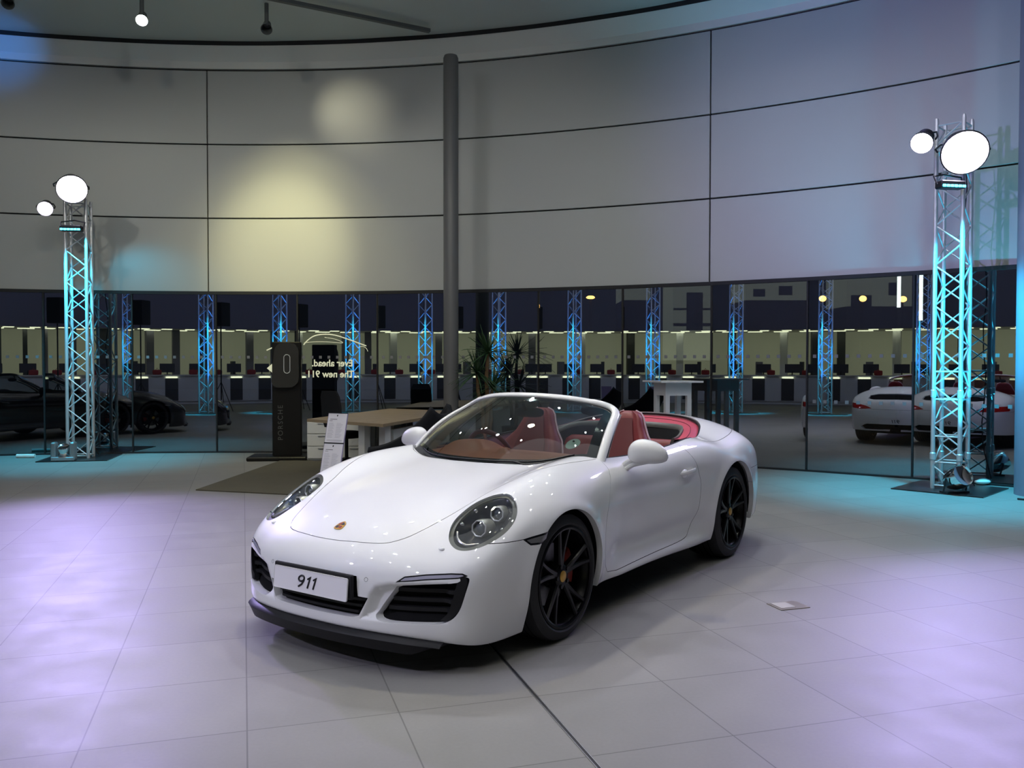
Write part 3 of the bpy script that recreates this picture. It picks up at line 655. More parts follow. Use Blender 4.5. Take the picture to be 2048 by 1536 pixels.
def windshield(root):
    def base(y): return np.array([.335+.60*y*y,y,float(surf_z(.335+.60*y*y,y))-.012])
    def top(y): return np.array([.850+.62*y*y*(1+.3*abs(y)),y,1.238-.12*y*y-.25*abs(y)**3.4])
    n=25;rows=[]
    for j in range(n):
        u=-1+2*j/(n-1); b=base(.695*u); t=top(.575*u); col=[]
        for i in range(13):
            s_=i/12; p=b+(t-b)*s_; nrm=np.array([-.55,0,.83]); p=p+nrm*.030*math.sin(PI*s_); col.append(Vector(p))
        rows.append(col)
    mb=MB(); mb.grid(rows); g=mb.build('windshield_glass',M['shield'],root,flipy=True)
    # dark printed band round the glass
    mb=MB()
    def inset(j,i,o=.0015): p=rows[j][i]; return p+Vector((.5,0,-.8))*o*3
    k=len(rows)
    def P(u,s_,o=.004):
        j=(u+1)/2*(n-1); j0=int(min(j,n-2)); fj=j-j0; i=s_*12; i0=int(min(i,11)); fi=i-i0
        a=rows[j0][i0]*(1-fj)+rows[j0+1][i0]*fj; b=rows[j0][i0+1]*(1-fj)+rows[j0+1][i0+1]*fj; return a*(1-fi)+b*fi+Vector((.55,0,-.83))*o
    for u0,u1 in((-1,-.945),(.93,1)):
        mb.grid([[P(u0+(u1-u0)*a,b/24) for b in range(25)] for a in(0,.5,1)])
    mb.grid([[P(-1+2*a/40,b) for a in range(41)] for b in(.0,.03,.055)])
    mb.grid([[P(-1+2*a/40,b) for a in range(41)] for b in(.93,.96,1.0)])
    mb.build('glass_border',M['black_gloss'],g,smooth=60,flipy=True)
    mb=MB(); mb.grid([[P(.80+.055*r*math.cos(a),.235+.060*r*math.sin(a)*1.25,.0085) for a in np.linspace(0,2*PI,25)] for r in(.02,.5,1)])
    st=mb.build('licence_disc',M['sticker'],g,smooth=60,flipy=True); st['label']='round pale green licence disc sticker'
    mb=MB(); c=P(.80,.27,.0065); mb.ball(c,(.006,.008,.006),8,6); mb.build('printed_crest',M['ink'],st,flipy=True)
    # frame: A pillars and header as one swept tube with a flattened section
    path=[]
    L=base(.735)+[-.02,0,-.035]
    for s_ in np.linspace(0,1,9):
        b=np.array([.60,.728,.845]);t=np.array([1.085,.600,1.150]); p=b+(t-b)*s_; p=p+np.array([-.02,.012,.034])*math.sin(PI*s_); path.append(p)
    path=path[:-1]+[np.array([1.075,.602,1.150])]
    for y in (.575,.535,.47,.38,.28,.19,.1,0):
        t=top(y); path.append(np.array([t[0]+.018-.03*sstep((y-.5)/.1),y,t[2]+.010]))
    full=path+[p*[1,-1,1] for p in path[:-1][::-1]]
    pts=smooth_loop(full,6,False); d_=np.r_[0,np.cumsum(np.linalg.norm(np.diff(pts,axis=0),axis=1))]; tt=np.linspace(0,d_[-1],110); pts=np.stack([np.interp(tt,d_,pts[:,i]) for i in range(3)],1)
    for _ in range(14): pts[1:-1]=.5*pts[1:-1]+.25*(pts[:-2]+pts[2:])
    N=len(pts); R=[]
    for i,p in enumerate(pts):
        a=pts[max(i-1,0)];b=pts[min(i+1,N-1)];t=Vector(b-a).normalized()
        out=Vector((-.35,p[1]*1.0,.9)) ; out=(out-t*out.dot(t)).normalized(); s=t.cross(out)
        f=abs(p[1])/.6; w=.026 if f<.75 else .028; th=.013 if f<.75 else .017
        R.append([Vector(p)+out*(th*math.sin(a_)) +s*(w*math.cos(a_)) for a_ in [2*PI*k/14 for k in range(14)]])
    mb=MB(); mb.grid(R,close_v=True,cap=True); fr=mb.build('windshield_frame',M['paint'],root,smooth=60,flipy=True)
    for sgn in(1,-1):
        mb=MB(); q=[(.66,.705),(.80,.672),(.95,.622),(1.08,.575)]; zz=[.868,.985,1.075,1.14]
        mb.tube([(x+.035,sgn*(y+.008),z) for (x,y),z in zip(q,zz)],.011,8)
        mb.build('door_seal',M['black_plastic'],fr,flipy=True)
    mb=MB()
    for sgn in(1,-1):
        rows=[]
        for t_ in np.linspace(0,1,10):
            b=np.array([.64,.690,.835]);t2=np.array([1.09,.565,1.140]); p=b+(t2-b)*t_+np.array([-.02,.010,.030])*math.sin(PI*t_)
            rows.append([Vector((p[0]+a_,sgn*(p[1]+b_),p[2]+c_)) for a_,b_,c_ in((.0,.02,.0),(-.008,-.035,.0),(.03,-.050,-.03),(.07,-.01,-.03),(.06,.025,-.02))])
        mb=MB(); mb.grid(rows,close_v=True,cap=True); mb.build('pillar_trim',M['pillar_trim'],fr,smooth=60,flipy=True)
    # cowl and wipers
    mb=MB(); rows=[]
    for u in np.linspace(-1,1,41):
        y=.70*u; x1=.335+.60*y*y+.02; hx=np.interp(abs(y),[0,.15,.35,.55,.675,.71],[.255,.265,.310,.405,.54,.62]); x0=min(hx,x1-.02)
        rows.append([Vector((x,y,float(surf_z(x,y))-d)) for x,d in((x0,.020),((x0+x1)/2,.024),(x1,.012),(x1+.03,.03))])
    mb.grid(rows); mb.build('cowl',M['black_plastic'],root,smooth=60,flipy=True)
    for y0,y1,x0 in((-.52,.03,.0),(.02,.60,.0)):
        mb=MB(); pts=[]
        for t in np.linspace(0,1,12):
            y=y0+(y1-y0)*t; x=.335+.60*y*y-.018-.012*math.sin(PI*t); pts.append((x,y,float(surf_z(x,y))+.006))
        mb.tube(pts,.0055,6); a=pts[-1 if y1<.3 else -2]; mb.tube([pts[5],(pts[5][0]-.02,pts[5][1]+.10,pts[5][2]-.012),(a[0]-.03,a[1],a[2]-.02)],.007,6)
        mb.build('wiper',M['black_plastic'],root,flipy=True)
    # rear view mirror
    mb=MB(); mb.ball((.86,.06,1.135),(.018,.115,.034),20,10,.7); o=mb.build('rear_view_mirror',M['black_plastic'],root,flipy=True)
    mb=MB(); mb.tube([(.82,.06,1.15),(.80,.055,1.19),(.815,.05,1.215)],.010,8); mb.build('stalk',M['black_plastic'],o,flipy=True)
def side_mirror(root,sgn):
    cx,cy,cz=.845,.915,.908; R=[]
    m=18
    for i in range(m+1):
        t=i/m; y=-.125+.250*t; k=max(0.,1-abs(2*t-1)**2.6)**.5
        rx=.088*k*(1.05-.35*t); rz=.100*k*(1-.32*t); row=[]
        for j in range(22):
            a=2*PI*j/22; c_,s_=math.cos(a),math.sin(a)
            X=rx*(math.copysign(abs(c_)**.85,c_)); X=X if X<0 else X*.62
            Z=rz*(math.copysign(abs(s_)**.9,s_)); 
            row.append(Vector((cx+X+.02*t,sgn*(cy+y+.01),cz+(Z if Z>0 else Z*.72)+.010*math.sin(PI*t)-.010*t)))
        R.append(row)
    mb=MB(); mb.grid(R,close_v=True,cap=True); o=mb.build('side_mirror',M['paint'],root,smooth=60,flipy=True)
    mb=MB()
    P=smooth_loop([(.80,.755,.800),(.805,.79,.812),(.82,.84,.845),(.85,.93,.865),(.87,1.0,.885)],4,False)
    rr=np.interp(np.linspace(0,1,len(P)),[0,.25,.6,1],[.028,.018,.014,.007])
    mb.tube([(x,sgn*y,z) for x,y,z in P],list(rr),10)
    P=smooth_loop([(.80,.765,.805),(.815,.790,.845),(.825,.835,.875),(.84,.87,.89)],4,False); mb.tube([(x,sgn*y,z) for x,y,z in P],[.018]*len(P),10)
    mb.ball((.80,sgn*.765,.800),(.045,.03,.02),16,8); mb.build('mirror_foot',M['paint'],o,flipy=True)
    mb=MB(); mb.ball((cx+.035,sgn*(cy+.0),cz-.002),(.012,.085,.046),16,8,.8); mb.build('mirror_glass',M['chrome'],o,flipy=True)
def seat(root,y0):
    e=bpy.data.objects.new('seat',None); COL.objects.link(e); e.parent=root
    # backrest: levels (z, x, half width, half thickness)
    L=[(.42,1.44,.245,.085),(.55,1.47,.262,.085),(.68,1.515,.262,.075),(.80,1.56,.250,.065),(.88,1.590,.225,.058),(.95,1.617,.172,.052),(1.02,1.645,.136,.048),(1.07,1.665,.116,.044),(1.10,1.678,.090,.036),(1.118,1.685,.045,.020)]
    def shell(sc,off,name,m,par,y1=1.0):
        rows=[]
        for z,x,w,t in L:
            row=[]
            for k in range(28):
                a=2*PI*k/28; c_,s_=math.cos(a),math.sin(a)
                yy=w*sc*math.copysign(abs(c_)**.6,c_); xx=t*sc*math.copysign(abs(s_)**.7,s_)
                bol=-.055*sstep((abs(yy)/(w)-.55)/.4)*(1 if z<.9 else .3)*(1 if s_<0 else 0)
                row.append(Vector((x+xx+bol+off,y0+yy,z)))
            rows.append(row)
        mb=MB(); mb.grid(rows,close_v=True,cap=True); return mb.build(name,m,par,smooth=60,flipy=True)
    b=shell(1,0,'backrest',M['leather'],e)
    rows=[]
    for z,x,w,t in L[1:8]:
        rows.append([Vector((x-t-.008-.008*math.cos(u/.6*PI/2),y0+w*u,z)) for u in np.linspace(-.55,.55,9)])
    mb=MB(); mb.grid(rows); mb.build('centre_panel',M['leather_dark'],b,smooth=60,flipy=True)
    for sg in(1,-1):
        mb=MB(); mb.tube([(x+.015,y0+sg*(w+.0025),z) for z,x,w,t in L[1:]],.0075,8); mb.build('seat_piping',M['piping'],b,flipy=True)
    mb=MB(); rows=[]
    for x,z,w,t in((.93,.40,.23,.05),(.96,.42,.25,.07),(1.15,.41,.26,.08),(1.35,.38,.26,.08),(1.45,.37,.25,.07)):
        rows.append([Vector((x,y0+w*math.copysign(abs(math.cos(a))**.6,math.cos(a)),z+t*math.copysign(abs(math.sin(a))**.6,math.sin(a))+(.035*sstep((abs(math.cos(a))-.6)/.4)))) for a in [2*PI*k/24 for k in range(24)]])
    mb.grid(rows,close_v=True,cap=True); mb.build('cushion',M['leather'],e,smooth=60,flipy=True)
    mb=MB(); mb.box((1.2,y0,.285),(.5,.4,.10),bev=.02); mb.build('seat_base',M['cloth_black'],e,flipy=True)
M['piping']=mat('pale_side_trim',(.52,.36,.44),.4)
def cabin(root):
    loop=smooth_loop(OPEN_H,5,False); 
    # tub walls
    mb=MB(); full=np.concatenate([loop,loop[::-1][1:]*[1,-1]]); rows=[]
    for x,y in full:
        z=float(surf_z(x,y))
        k=1-.05/max(.3,abs(y)) if abs(y)>.1 else .92
        rows.append([Vector((x,y,z-.022)),Vector((x+(.02 if x<.6 else 0),y*(1-.025),z-.05)),Vector((x,y*.93,z-.16)),Vector((x,y*.93,.25))])
    mbf=MB()
    sel=[r for r,(x,y) in zip(rows,full) if x<2.05 and y>0]; mb.grid(sel)
    sel=[r for r,(x,y) in zip(rows,full) if x<2.05 and y<0]; mb.grid(sel)
    mb.build('door_lining',M['leather'],root,smooth=60,flipy=True)
    mb=MB(); mb.box((1.35,0,.245),(2.1,1.42,.03)); mb.build('cabin_floor',M['cloth_black'],root,flipy=True)
    mb=MB(); mb.box((1.25,0,.40),(1.2,.17,.30),bev=.03); mb.build('centre_console',M['leather_dark'],root,flipy=True)
    # dashboard
    def dz_(x,y):
        z=.862+.028*math.exp(-((x-.74)/.22)**2)
        z+=.062*math.exp(-((y+.36)/.155)**4)*math.exp(-((x-.80)/.17)**4)
        z+=.028*math.exp(-((y)/.035)**4)*math.exp(-((x-.66)/.05)**4)
        return z-.03*(y/.7)**2
    rows=[]
    for x in np.linspace(.42,.98,30):
        rows.append([Vector((max(x,.34+.62*y*y),y,dz_(x,y)-(.0 if x<.93 else .05*((x-.93)/.05)))) for y in np.linspace(-.68,.68,61)])
    rows.append([Vector((.96,y,.62)) for y in np.linspace(-.68,.68,61)]); rows.append([Vector((.88,y,.42)) for y in np.linspace(-.68,.68,61)])
    mb=MB(); mb.grid(rows); mb.build('dashboard',M['leather_brown'],root,smooth=60,flipy=True)
    # steering wheel
    C=Vector((1.02,-.37,.825)); ax=Vector((.90,0,.44)).normalized(); Q=ax.to_track_quat('Z','X').to_matrix().to_4x4(); Mx=Matrix.Translation(C)@Q
    mb=MB(); mb.tube([Mx@Vector((.178*math.cos(a),.178*math.sin(a),0)) for a in [2*PI*k/40 for k in range(40)]],.0165,10,closed=True); sw=mb.build('steering_wheel',M['leather_dark'],root,flipy=True)
    mb=MB(); mb.lathe([(0,.012),(.055,.008),(.065,-.01),(.06,-.05)],24,Mx)
    for a in(0,PI/2,PI,3*PI/2): mb.tube([Mx@Vector((.05*math.cos(a),.05*math.sin(a),-.01)),Mx@Vector((.175*math.cos(a),.175*math.sin(a),0))],.012,6)
    mb.build('hub_and_spokes',M['silver'],sw,flipy=True)
    seat(root,.37); seat(root,-.37)
    # rear surround, sloping in from the rim to a grey-lipped opening
    outer=[(x,y) for x,y in full if x>=1.93]
    inner=smooth_loop([(2.02,.56),(2.15,.545),(2.32,.50),(2.43,.43),(2.50,.32),(2.54,.16),(2.55,0)],6,False); inn=np.concatenate([inner,inner[::-1][1:]*[1,-1]])
    n=60
    def resamp(P):
        P=np.array(P);d=np.r_[0,np.cumsum(np.hypot(*np.diff(P,axis=0).T))];t=np.linspace(0,d[-1],n);return np.c_[np.interp(t,d,P[:,0]),np.interp(t,d,P[:,1])]
    A=resamp(outer);B=resamp(inn)
    mb=MB(); rows=[]
    for (ax_,ay_),(bx,by) in zip(A,B):
        z0=float(surf_z(ax_,ay_))-.030; z1=.905+.065*sstep((bx-2.0)/.5)-.02*abs(by)
        rows.append([Vector((ax_*(1-t)+bx*t,(ay_*.985)*(1-t)+by*t,z0*(1-t)+z1*t+.012*math.sin(PI*t))) for t in np.linspace(0,1,7)])
    mb.grid(rows); so=mb.build('rear_surround',M['pink'],root,smooth=60,flipy=True)
    rim=[Vector((r[0].x,r[0].y*1.004,r[0].z+.016)) for r in rows]
    mb=MB(); mb.tube(rim,.009,8); mb.build('rubber_seal',M['black_plastic'],so,flipy=True)
    mb=MB(); mb.tube([r[3]+Vector((0,0,.002)) for r in rows],.0022,6); mb.build('seam',M['leather_dark'],so,flipy=True)
    lp=[Vector((bx,by,.915+.065*sstep((bx-2.0)/.5)-.02*abs(by))) for bx,by in B]
    R=[]
    for i,p in enumerate(lp):
        d=Vector((p.x-1.9,p.y,0)).normalized(); R.append([p+d*a+Vector((0,0,b)) for a,b in((.010,-.01),(.008,.005),(-.008,.003),(-.02,-.02),(-.02,-.035),(.0,-.035))])
    mb=MB(); mb.grid(R,close_v=True,cap=True); mb.build('opening_lip',M['lip'],so,smooth=60,flipy=True)
    mb=MB(); R=[]
    for p in lp: R.append([Vector((p.x-.015,p.y*.97,p.z-.03)),Vector((p.x-.03,p.y*.95,p.z-.12)),Vector((p.x-.08,p.y*.9,.45))])
    mb.grid(R); mb.build('well_wall',M['cloth_black'],so,smooth=60,flipy=True)
    mb=MB()
    for y in(-.27,.27):
        rows=[]
        for z,x,w in((.50,2.12,.22),(.62,2.17,.24),(.75,2.22,.24),(.84,2.26,.23),(.868,2.28,.19)):
            rows.append([Vector((x+.04*math.copysign(abs(math.sin(a))**.6,math.sin(a)),y+w*math.copysign(abs(math.cos(a))**.5,math.cos(a)),z)) for a in [2*PI*k/20 for k in range(20)]])
        mb.grid(rows,close_v=True,cap=True)
    mb.build('rear_seat_back',M['leather'],root,smooth=60,flipy=True)
    for sgn in(1,-1):
        mb=MB(); mb.tube([(x,sgn*(y-.010),float(surf_z(x,y))-.004) for x,y in ((.66,.722),(.85,.731),(1.0,.737),(1.2,.742),(1.4,.745),(1.6,.744),(1.75,.741),(1.88,.73),(2.0,.716))],.008,8); mb.build('beltline_seal',M['black_plastic'],root,flipy=True)
M['pillar_trim']=mat('pillar_trim',(.34,.33,.26),.55)
M['lip']=mat('opening_lip_grey',(.13,.13,.12),.4)
def car():
    root=empty('convertible_car',(CAR_X,CAR_Y,0),PI/2-CAR_YAW,'white convertible sports car with open roof, red leather interior and black wheels','car')
    build_body(root)
    for sgn in(1,-1):
        wheel(root,0,sgn,.335,.245,.872,.335); wheel(root,2.40,sgn,.343,.295,.880,.343)
        liner(root,0,.335,.36,sgn); liner(root,2.385,.345,.388,sgn); side_mirror(root,sgn)
    mb=MB(); mb.box((1.2,0,.215),(3.6,1.05,.05)); mb.box((1.2,0,.225),(1.5,1.60,.03)); mb.build('underbody',M['liner'],root,flipy=True)
    windshield(root); cabin(root)
    # front lip
    mb=MB(); rows=[]
    for y in np.linspace(-.68,.68,61):
        k=1-sstep((abs(y)-.52)/.18); x=float(Fnose(y,.20))+.014
        zt=float(zb(x))+.007; rows.append([Vector((x+a,y,zt+b)) for a,b in((.0,.0),(-.022-.012*k,-.012),(-.030-.012*k,-.022),(-.018,-.062*k-.014),(.05,-.066*k-.016),(.09,.0))])
    mb.grid(rows,close_v=True,cap=True); mb.build('front_lip',M['black_plastic'],root,smooth=50,flipy=True)
    # plates
    def plate(x,z,tilt,back):
        s=-1 if not back else 1
        Mx=Matrix.Translation((x,0,z))@Matrix.Rotation(tilt,4,'Y')
        e=MB(); P=[]
        w,h,r=.26,.055,.010; poly=[]
        for cx_,cy_,a0 in((w-r,h-r,0),(-w+r,h-r,90),(-w+r,-h+r,180),(w-r,-h+r,270)):
            for k in range(4): a=math.radians(a0+30*k); poly.append((cx_+r*math.cos(a),cy_+r*math.sin(a)))
        R_=Matrix.Rotation(-PI/2 if not back else PI/2,4,'Z')@Matrix.Rotation(PI/2,4,'X')
        e.prism(poly,0,.005,Mx@R_); o=e.build('number_plate',M['plate'],root,smooth=30)
        e=MB(); e.tube([Mx@R_@Vector((a*.992,b*.975,.0052)) for a,b in poly],.0016,6,closed=True); e.build('plate_rim',M['white'],o)
        mb=MB(); W_=Mx@R_
        def st(pts,dx): mb.tube([W_@Vector((dx+px_+py_*.32-.012,py_-.002,.0056)) for px_,py_ in pts],.0048,8)
        q=[(.019*math.cos(a_),.015+.014*math.sin(a_)) for a_ in [2*PI*k/18 for k in range(19)]]
        st(q,-.048); st([(.019,.015),(.019,.004),(.012,-.012),(-.006,-.026)],-.048)
        for dx in(.006,.046): st([(-.010,.016),(.004,.030),(.004,.0),(.004,-.027)],dx)
        mb.build('plate_lettering',M['ink'],o)
        return o
    plate(-.978,.383,math.radians(5),False)
    mb=MB(); mb.box((-.962,.004,.395),(.02,.545,.118),bev=.006); mb.build('plate_holder',M['black_plastic'],root,flipy=True)
    plate(3.512,.44,0,True)
    # crest on the hood
    C=Vector((-.772,0,float(Htop(-.772,0))+.0)); N=norms(np.array([[-.772,0,.63]]))[0]; q=Vector((N[0],0,N[2])).to_track_quat('Z','X').to_matrix().to_4x4()
    P0=project(np.array([[-.772,0,.63]]),5)[0]; Mx=Matrix.Translation(P0)@Matrix(((-N[2],0,N[0],0),(0,1,0,0),(N[0],0,N[2],0),(0,0,0,1)))
    sh=[(.032,0),(.030,.018),(.024,.027),(.0,.026),(-.018,.021),(-.030,.010),(-.036,0)]; sh=sh+[(a,-b) for a,b in sh[::-1][1:-1]]
    mb=MB(); mb.prism(sh,0,.004,Mx); o=mb.build('hood_crest',M['gold'],root,flipy=True)
    mb=MB(); mb.prism([(.004,.002),(.024,.003),(.022,.020),(.006,.020)],.004,.0052,Mx); mb.prism([(-.004,-.002),(-.026,-.002),(-.016,-.017),(-.004,-.021)],.004,.0052,Mx); mb.build('crest_field_red',M['caliper'],o,flipy=True)
    mb=MB(); mb.prism([(.004,-.002),(.024,-.003),(.022,-.020),(.006,-.020)],.004,.0052,Mx); mb.prism([(-.004,.002),(-.026,.002),(-.016,.017),(-.004,.021)],.004,.0052,Mx); mb.build('crest_field_dark',M['ink'],o,flipy=True)
    for y in(-.33,.33):
        P0=project(np.array([[float(Fnose(y,.43))+.01,y,.435]]),5)[0]; N=Vector(norms(P0[None])[0]); Q=N.to_track_quat('Z','Y').to_matrix().to_4x4()
        mb=MB(); mb.tube([Matrix.Translation(P0)@Q@Vector((.0095*math.cos(a),.0095*math.sin(a),.0003)) for a in [2*PI*k/16 for k in range(16)]],.0008,4,closed=True); mb.build('parking_sensor',M['greytext'],root,flipy=True)
    for sgn in(1,-1):
        P0=project(np.array([[-.70,sgn*.60,.575]]),5)[0]; mb=MB(); mb.ball(P0,(.013,.016,.008),12,8); mb.build('headlight_washer',M['paint'],root,flipy=True)
    return root
ORD=['first','second','third','fourth','fifth','sixth','seventh','eighth','ninth','tenth','eleventh','twelfth','thirteenth','fourteenth','fifteenth']
M['warmface']=mat('warm_lamp_face',(1,1,1),.4,emit=(1,.88,.45),es=130)
M['officelight']=mat('office_light',(1,1,.8),.4,emit=(1,1,.62),es=2.6)
# ------------------------------------------------------------------ the setting
def arc(d0,d1,r,n=None,c=WC):
    n=n or max(2,int(abs(d1-d0)/1.2)+1)
    return [(c[0]+r*math.sin(math.radians(a)),c[1]+r*math.cos(math.radians(a))) for a in np.linspace(d0,d1,n)]
def struct(name,mb,m,smooth=35,parent=None):
    o=mb.build(name,M[m] if isinstance(m,str) else m,parent,smooth=smooth)
    if parent is None:o['kind']='structure'
    return o
def curved(mb,d0,d1,prof,n=None,c=WC):
    "sweep (r,z) profile along an arc"
    rows=[[Vector((x,y,z)) for (x,y),z in zip([ (c[0]+r*math.sin(math.radians(a)),c[1]+r*math.cos(math.radians(a))) for r,_ in prof],[z for _,z in prof])] for a in np.linspace(d0,d1,n or max(2,int(abs(d1-d0)/1.0)+1))]
    return mb.grid(rows,close_v=True,cap=True)
def floor_mat():
    m=mat('stone_tiles',(.36,.345,.32),.42,spec=.5); nt=m.node_tree; b=nt.nodes['Principled BSDF']; N=nt.nodes.new; Lk=nt.links.new
    tc=N('ShaderNodeTexCoord'); mp=N('ShaderNodeMapping'); mp.inputs['Rotation'].default_value=(0,0,math.radians(-17.3)); mp.vector_type='POINT'
    Lk(tc.outputs['Object'],mp.inputs[0]); sp=N('ShaderNodeSeparateXYZ'); Lk(mp.outputs[0],sp.inputs[0])
    def ma(op,a,b_=None,c=None):
        n=N('ShaderNodeMath'); n.operation=op
        for i,v in enumerate((a,b_,c)):
            if v is None: continue
            if isinstance(v,(int,float)): n.inputs[i].default_value=v
            else: Lk(v,n.inputs[i])
        return n.outputs[0]
    def line(s,off,per,w):
        t=ma('DIVIDE',ma('SUBTRACT',s,off),per); fr=ma('FRACT',t); d=ma('ABSOLUTE',ma('SUBTRACT',fr,.5)); return ma('GREATER_THAN',d,.5-w/per/2),ma('FLOOR',t)
    lx,ix=line(sp.outputs[0],.006,.6045,.006); ly,iy=line(sp.outputs[1],2.93,.608,.006)
    g=ma('MAXIMUM',lx,ly)
    cb=N('ShaderNodeCombineXYZ'); Lk(ix,cb.inputs[0]); Lk(iy,cb.inputs[1]); wn=N('ShaderNodeTexWhiteNoise'); Lk(cb.outputs[0],wn.inputs['Vector'])
    ns=N('ShaderNodeTexNoise'); ns.inputs['Scale'].default_value=3.5; ns.inputs['Detail'].default_value=8; Lk(tc.outputs['Object'],ns.inputs['Vector'])
    n2=N('ShaderNodeTexNoise'); n2.inputs['Scale'].default_value=60; n2.inputs['Detail'].default_value=3; Lk(tc.outputs['Object'],n2.inputs['Vector'])
    v=ma('ADD',ma('ADD',ma('MULTIPLY',wn.outputs['Value'],.10),ma('MULTIPLY',ns.outputs['Fac'],.24)),ma('ADD',ma('MULTIPLY',n2.outputs['Fac'],.12),.73))
    v=ma('MULTIPLY',v,ma('SUBTRACT',1,ma('MULTIPLY',g,.45)))
    sc=N('ShaderNodeVectorMath'); sc.operation='SCALE'; sc.inputs[0].default_value=(.255,.247,.235); Lk(v,sc.inputs['Scale']); Lk(sc.outputs[0],b.inputs['Base Color'])
    r=ma('ADD',ma('MULTIPLY',ns.outputs['Fac'],.2),.40); Lk(r,b.inputs['Roughness'])
    return m
def setting():
    mb=MB(); mb.box((-2,4,-.06),(44,44,.12)); struct('floor',mb,floor_mat(),0)
    # metal expansion groove in the floor
    a=math.radians(17.3); u=Vector((-math.sin(a),math.cos(a),0)); nrm=Vector((math.cos(a),math.sin(a),0))
    mb=MB(); s0=1.2105
    for o_ in(-.007,.007):
        c=nrm*(s0+o_)+u*3.4; R_=Matrix.Rotation(a,3,'Z'); mb.box((c.x,c.y,.0015),(.003,2.6,.003),R=R_)
    c=nrm*s0+u*3.4; g=struct('trim_1',mb,'silver',0)
    mb=MB(); mb.box((c.x,c.y,.0006),(.010,2.6,.0012),R=R_); struct('groove_shadow',mb,'gapblack',0,g)
    # upper wall: satin panels with dark joints
    mb=MB(); curved(mb,-100,75,[(WR+.06,GLASS_H-.02),(WR+.06,GLASS_H+3*ROW+.5),(WR+.30,GLASS_H+3*ROW+.5),(WR+.30,GLASS_H-.02)]); wall=struct('wall_back',mb,'gapblack',60)
    j=[-2.85+15.2*k for k in range(-6,6)]
    pm=MB(); g_=.011
    for a0,a1 in zip(j[:-1],j[1:]):
        da=math.degrees(g_/WR)
        for r in range(3):
            z0=GLASS_H+r*ROW+(g_ if r else 0); z1=GLASS_H+(r+1)*ROW-g_
            curved(pm,a0+da,a1-da,[(WR,z0+.004),(WR+.004,z0),(WR+.05,z0),(WR+.05,z1),(WR+.004,z1),(WR,z1-.004)],40)
    struct('wall_panels',pm,'wallpanel',30,wall)
    # fascia and ceiling
    z=GLASS_H+3*ROW
    mb=MB(); curved(mb,-100,75,[(WR-.01,z+.02),(WR-.01,z+.13),(14.88,6.50),(14.88,6.62),(WR+.2,6.62),(WR+.2,z+.02)],170); struct('trim_2',mb,'fascia',25)
    mb=MB(); curved(mb,-100,75,[(14.85,6.49),(14.88,6.50),(14.88,6.56),(14.85,6.56)],170); struct('trim_3',mb,'gapblack',25)
    mb=MB(); pts=arc(0,354,14.86,60); mb.prism([p for p in pts[::-1]],6.555,6.66); struct('ceiling',mb,'ceilpaint',0)
    # glass panes and their posts
    for i in range(-3,12):
        a0,a1=PAN0+PANW*i,PAN0+PANW*(i+1); A=Vector((*wall_pt(a0),0));B=Vector((*wall_pt(a1),0)); d=(B-A).normalized(); n_=Vector((d.y,-d.x,0)); L=(B-A).length
        c=(A+B)/2; rz=math.atan2(d.y,d.x)
        mb=MB(); mb.box((c.x,c.y,GLASS_H/2+.01),(L-.03,.016,GLASS_H-.02),rz=rz); w=struct('window_%d'%(i+4),mb,'pane',0)
        mb=MB()
        for k in range(9):
            for zz in ((1.56,) if i<9 else (1.56,.95)):
                q=A+d*(.10+k*(L-.2)/8); mb.box((q.x+n_.x*.010,q.y+n_.y*.010,zz),(.045,.002,.045),rz=rz)
        struct('frosted_squares',mb,'dot',0,w)
        mb=MB(); mb.box((A.x,A.y,GLASS_H/2),(.022,.05,GLASS_H),rz=rz); struct('mullion',mb,'gapblack',0,w)
        mb=MB(); mb.box((c.x,c.y,.012),(L,.06,.024),rz=rz); mb.box((c.x,c.y,GLASS_H-.02),(L,.07,.05),rz=rz); struct('rail',mb,'gapblack',0,w)
    # columns
    mb=MB(); x,y=ray_pt(902,12.9); mb.lathe([(0,0),(.112,0),(.112,5.98),(.095,6.02),(0,6.02)],40,Matrix.Translation((x,y,0))); struct('trim_4',mb,'column',40)
    mb=MB(); mb.lathe([(0,0),(.26,0),(.26,6.5),(0,6.5)],40,Matrix.Translation((5.87,9.55,0))); struct('trim_5',mb,'bluelit_col',40)
    # floor box with a steel frame
    f=Vector((1.66,5.15,0)); mb=MB(); mb.box((f.x,f.y,.002),(.20,.15,.004),rz=a); o=mb.build('floor_socket_box',M['steel'],None); tag(o,'small steel floor socket cover set flush in the tiles beside the car','floor socket')
    mb=MB(); mb.box((f.x-.03,f.y,.0045),(.10,.11,.002),rz=a); mb.build('cover_flap',M['flap'],o)
M['bluelit_col']=mat('side_column_bluelit',(.20,.22,.30),.4)  # blue stage light on the column put into its colour
M['flap']=mat('flap_steel',(.42,.40,.36),.5)
M['steel']=mat('brushed_steel',(.30,.27,.22),.35,metal=.5)
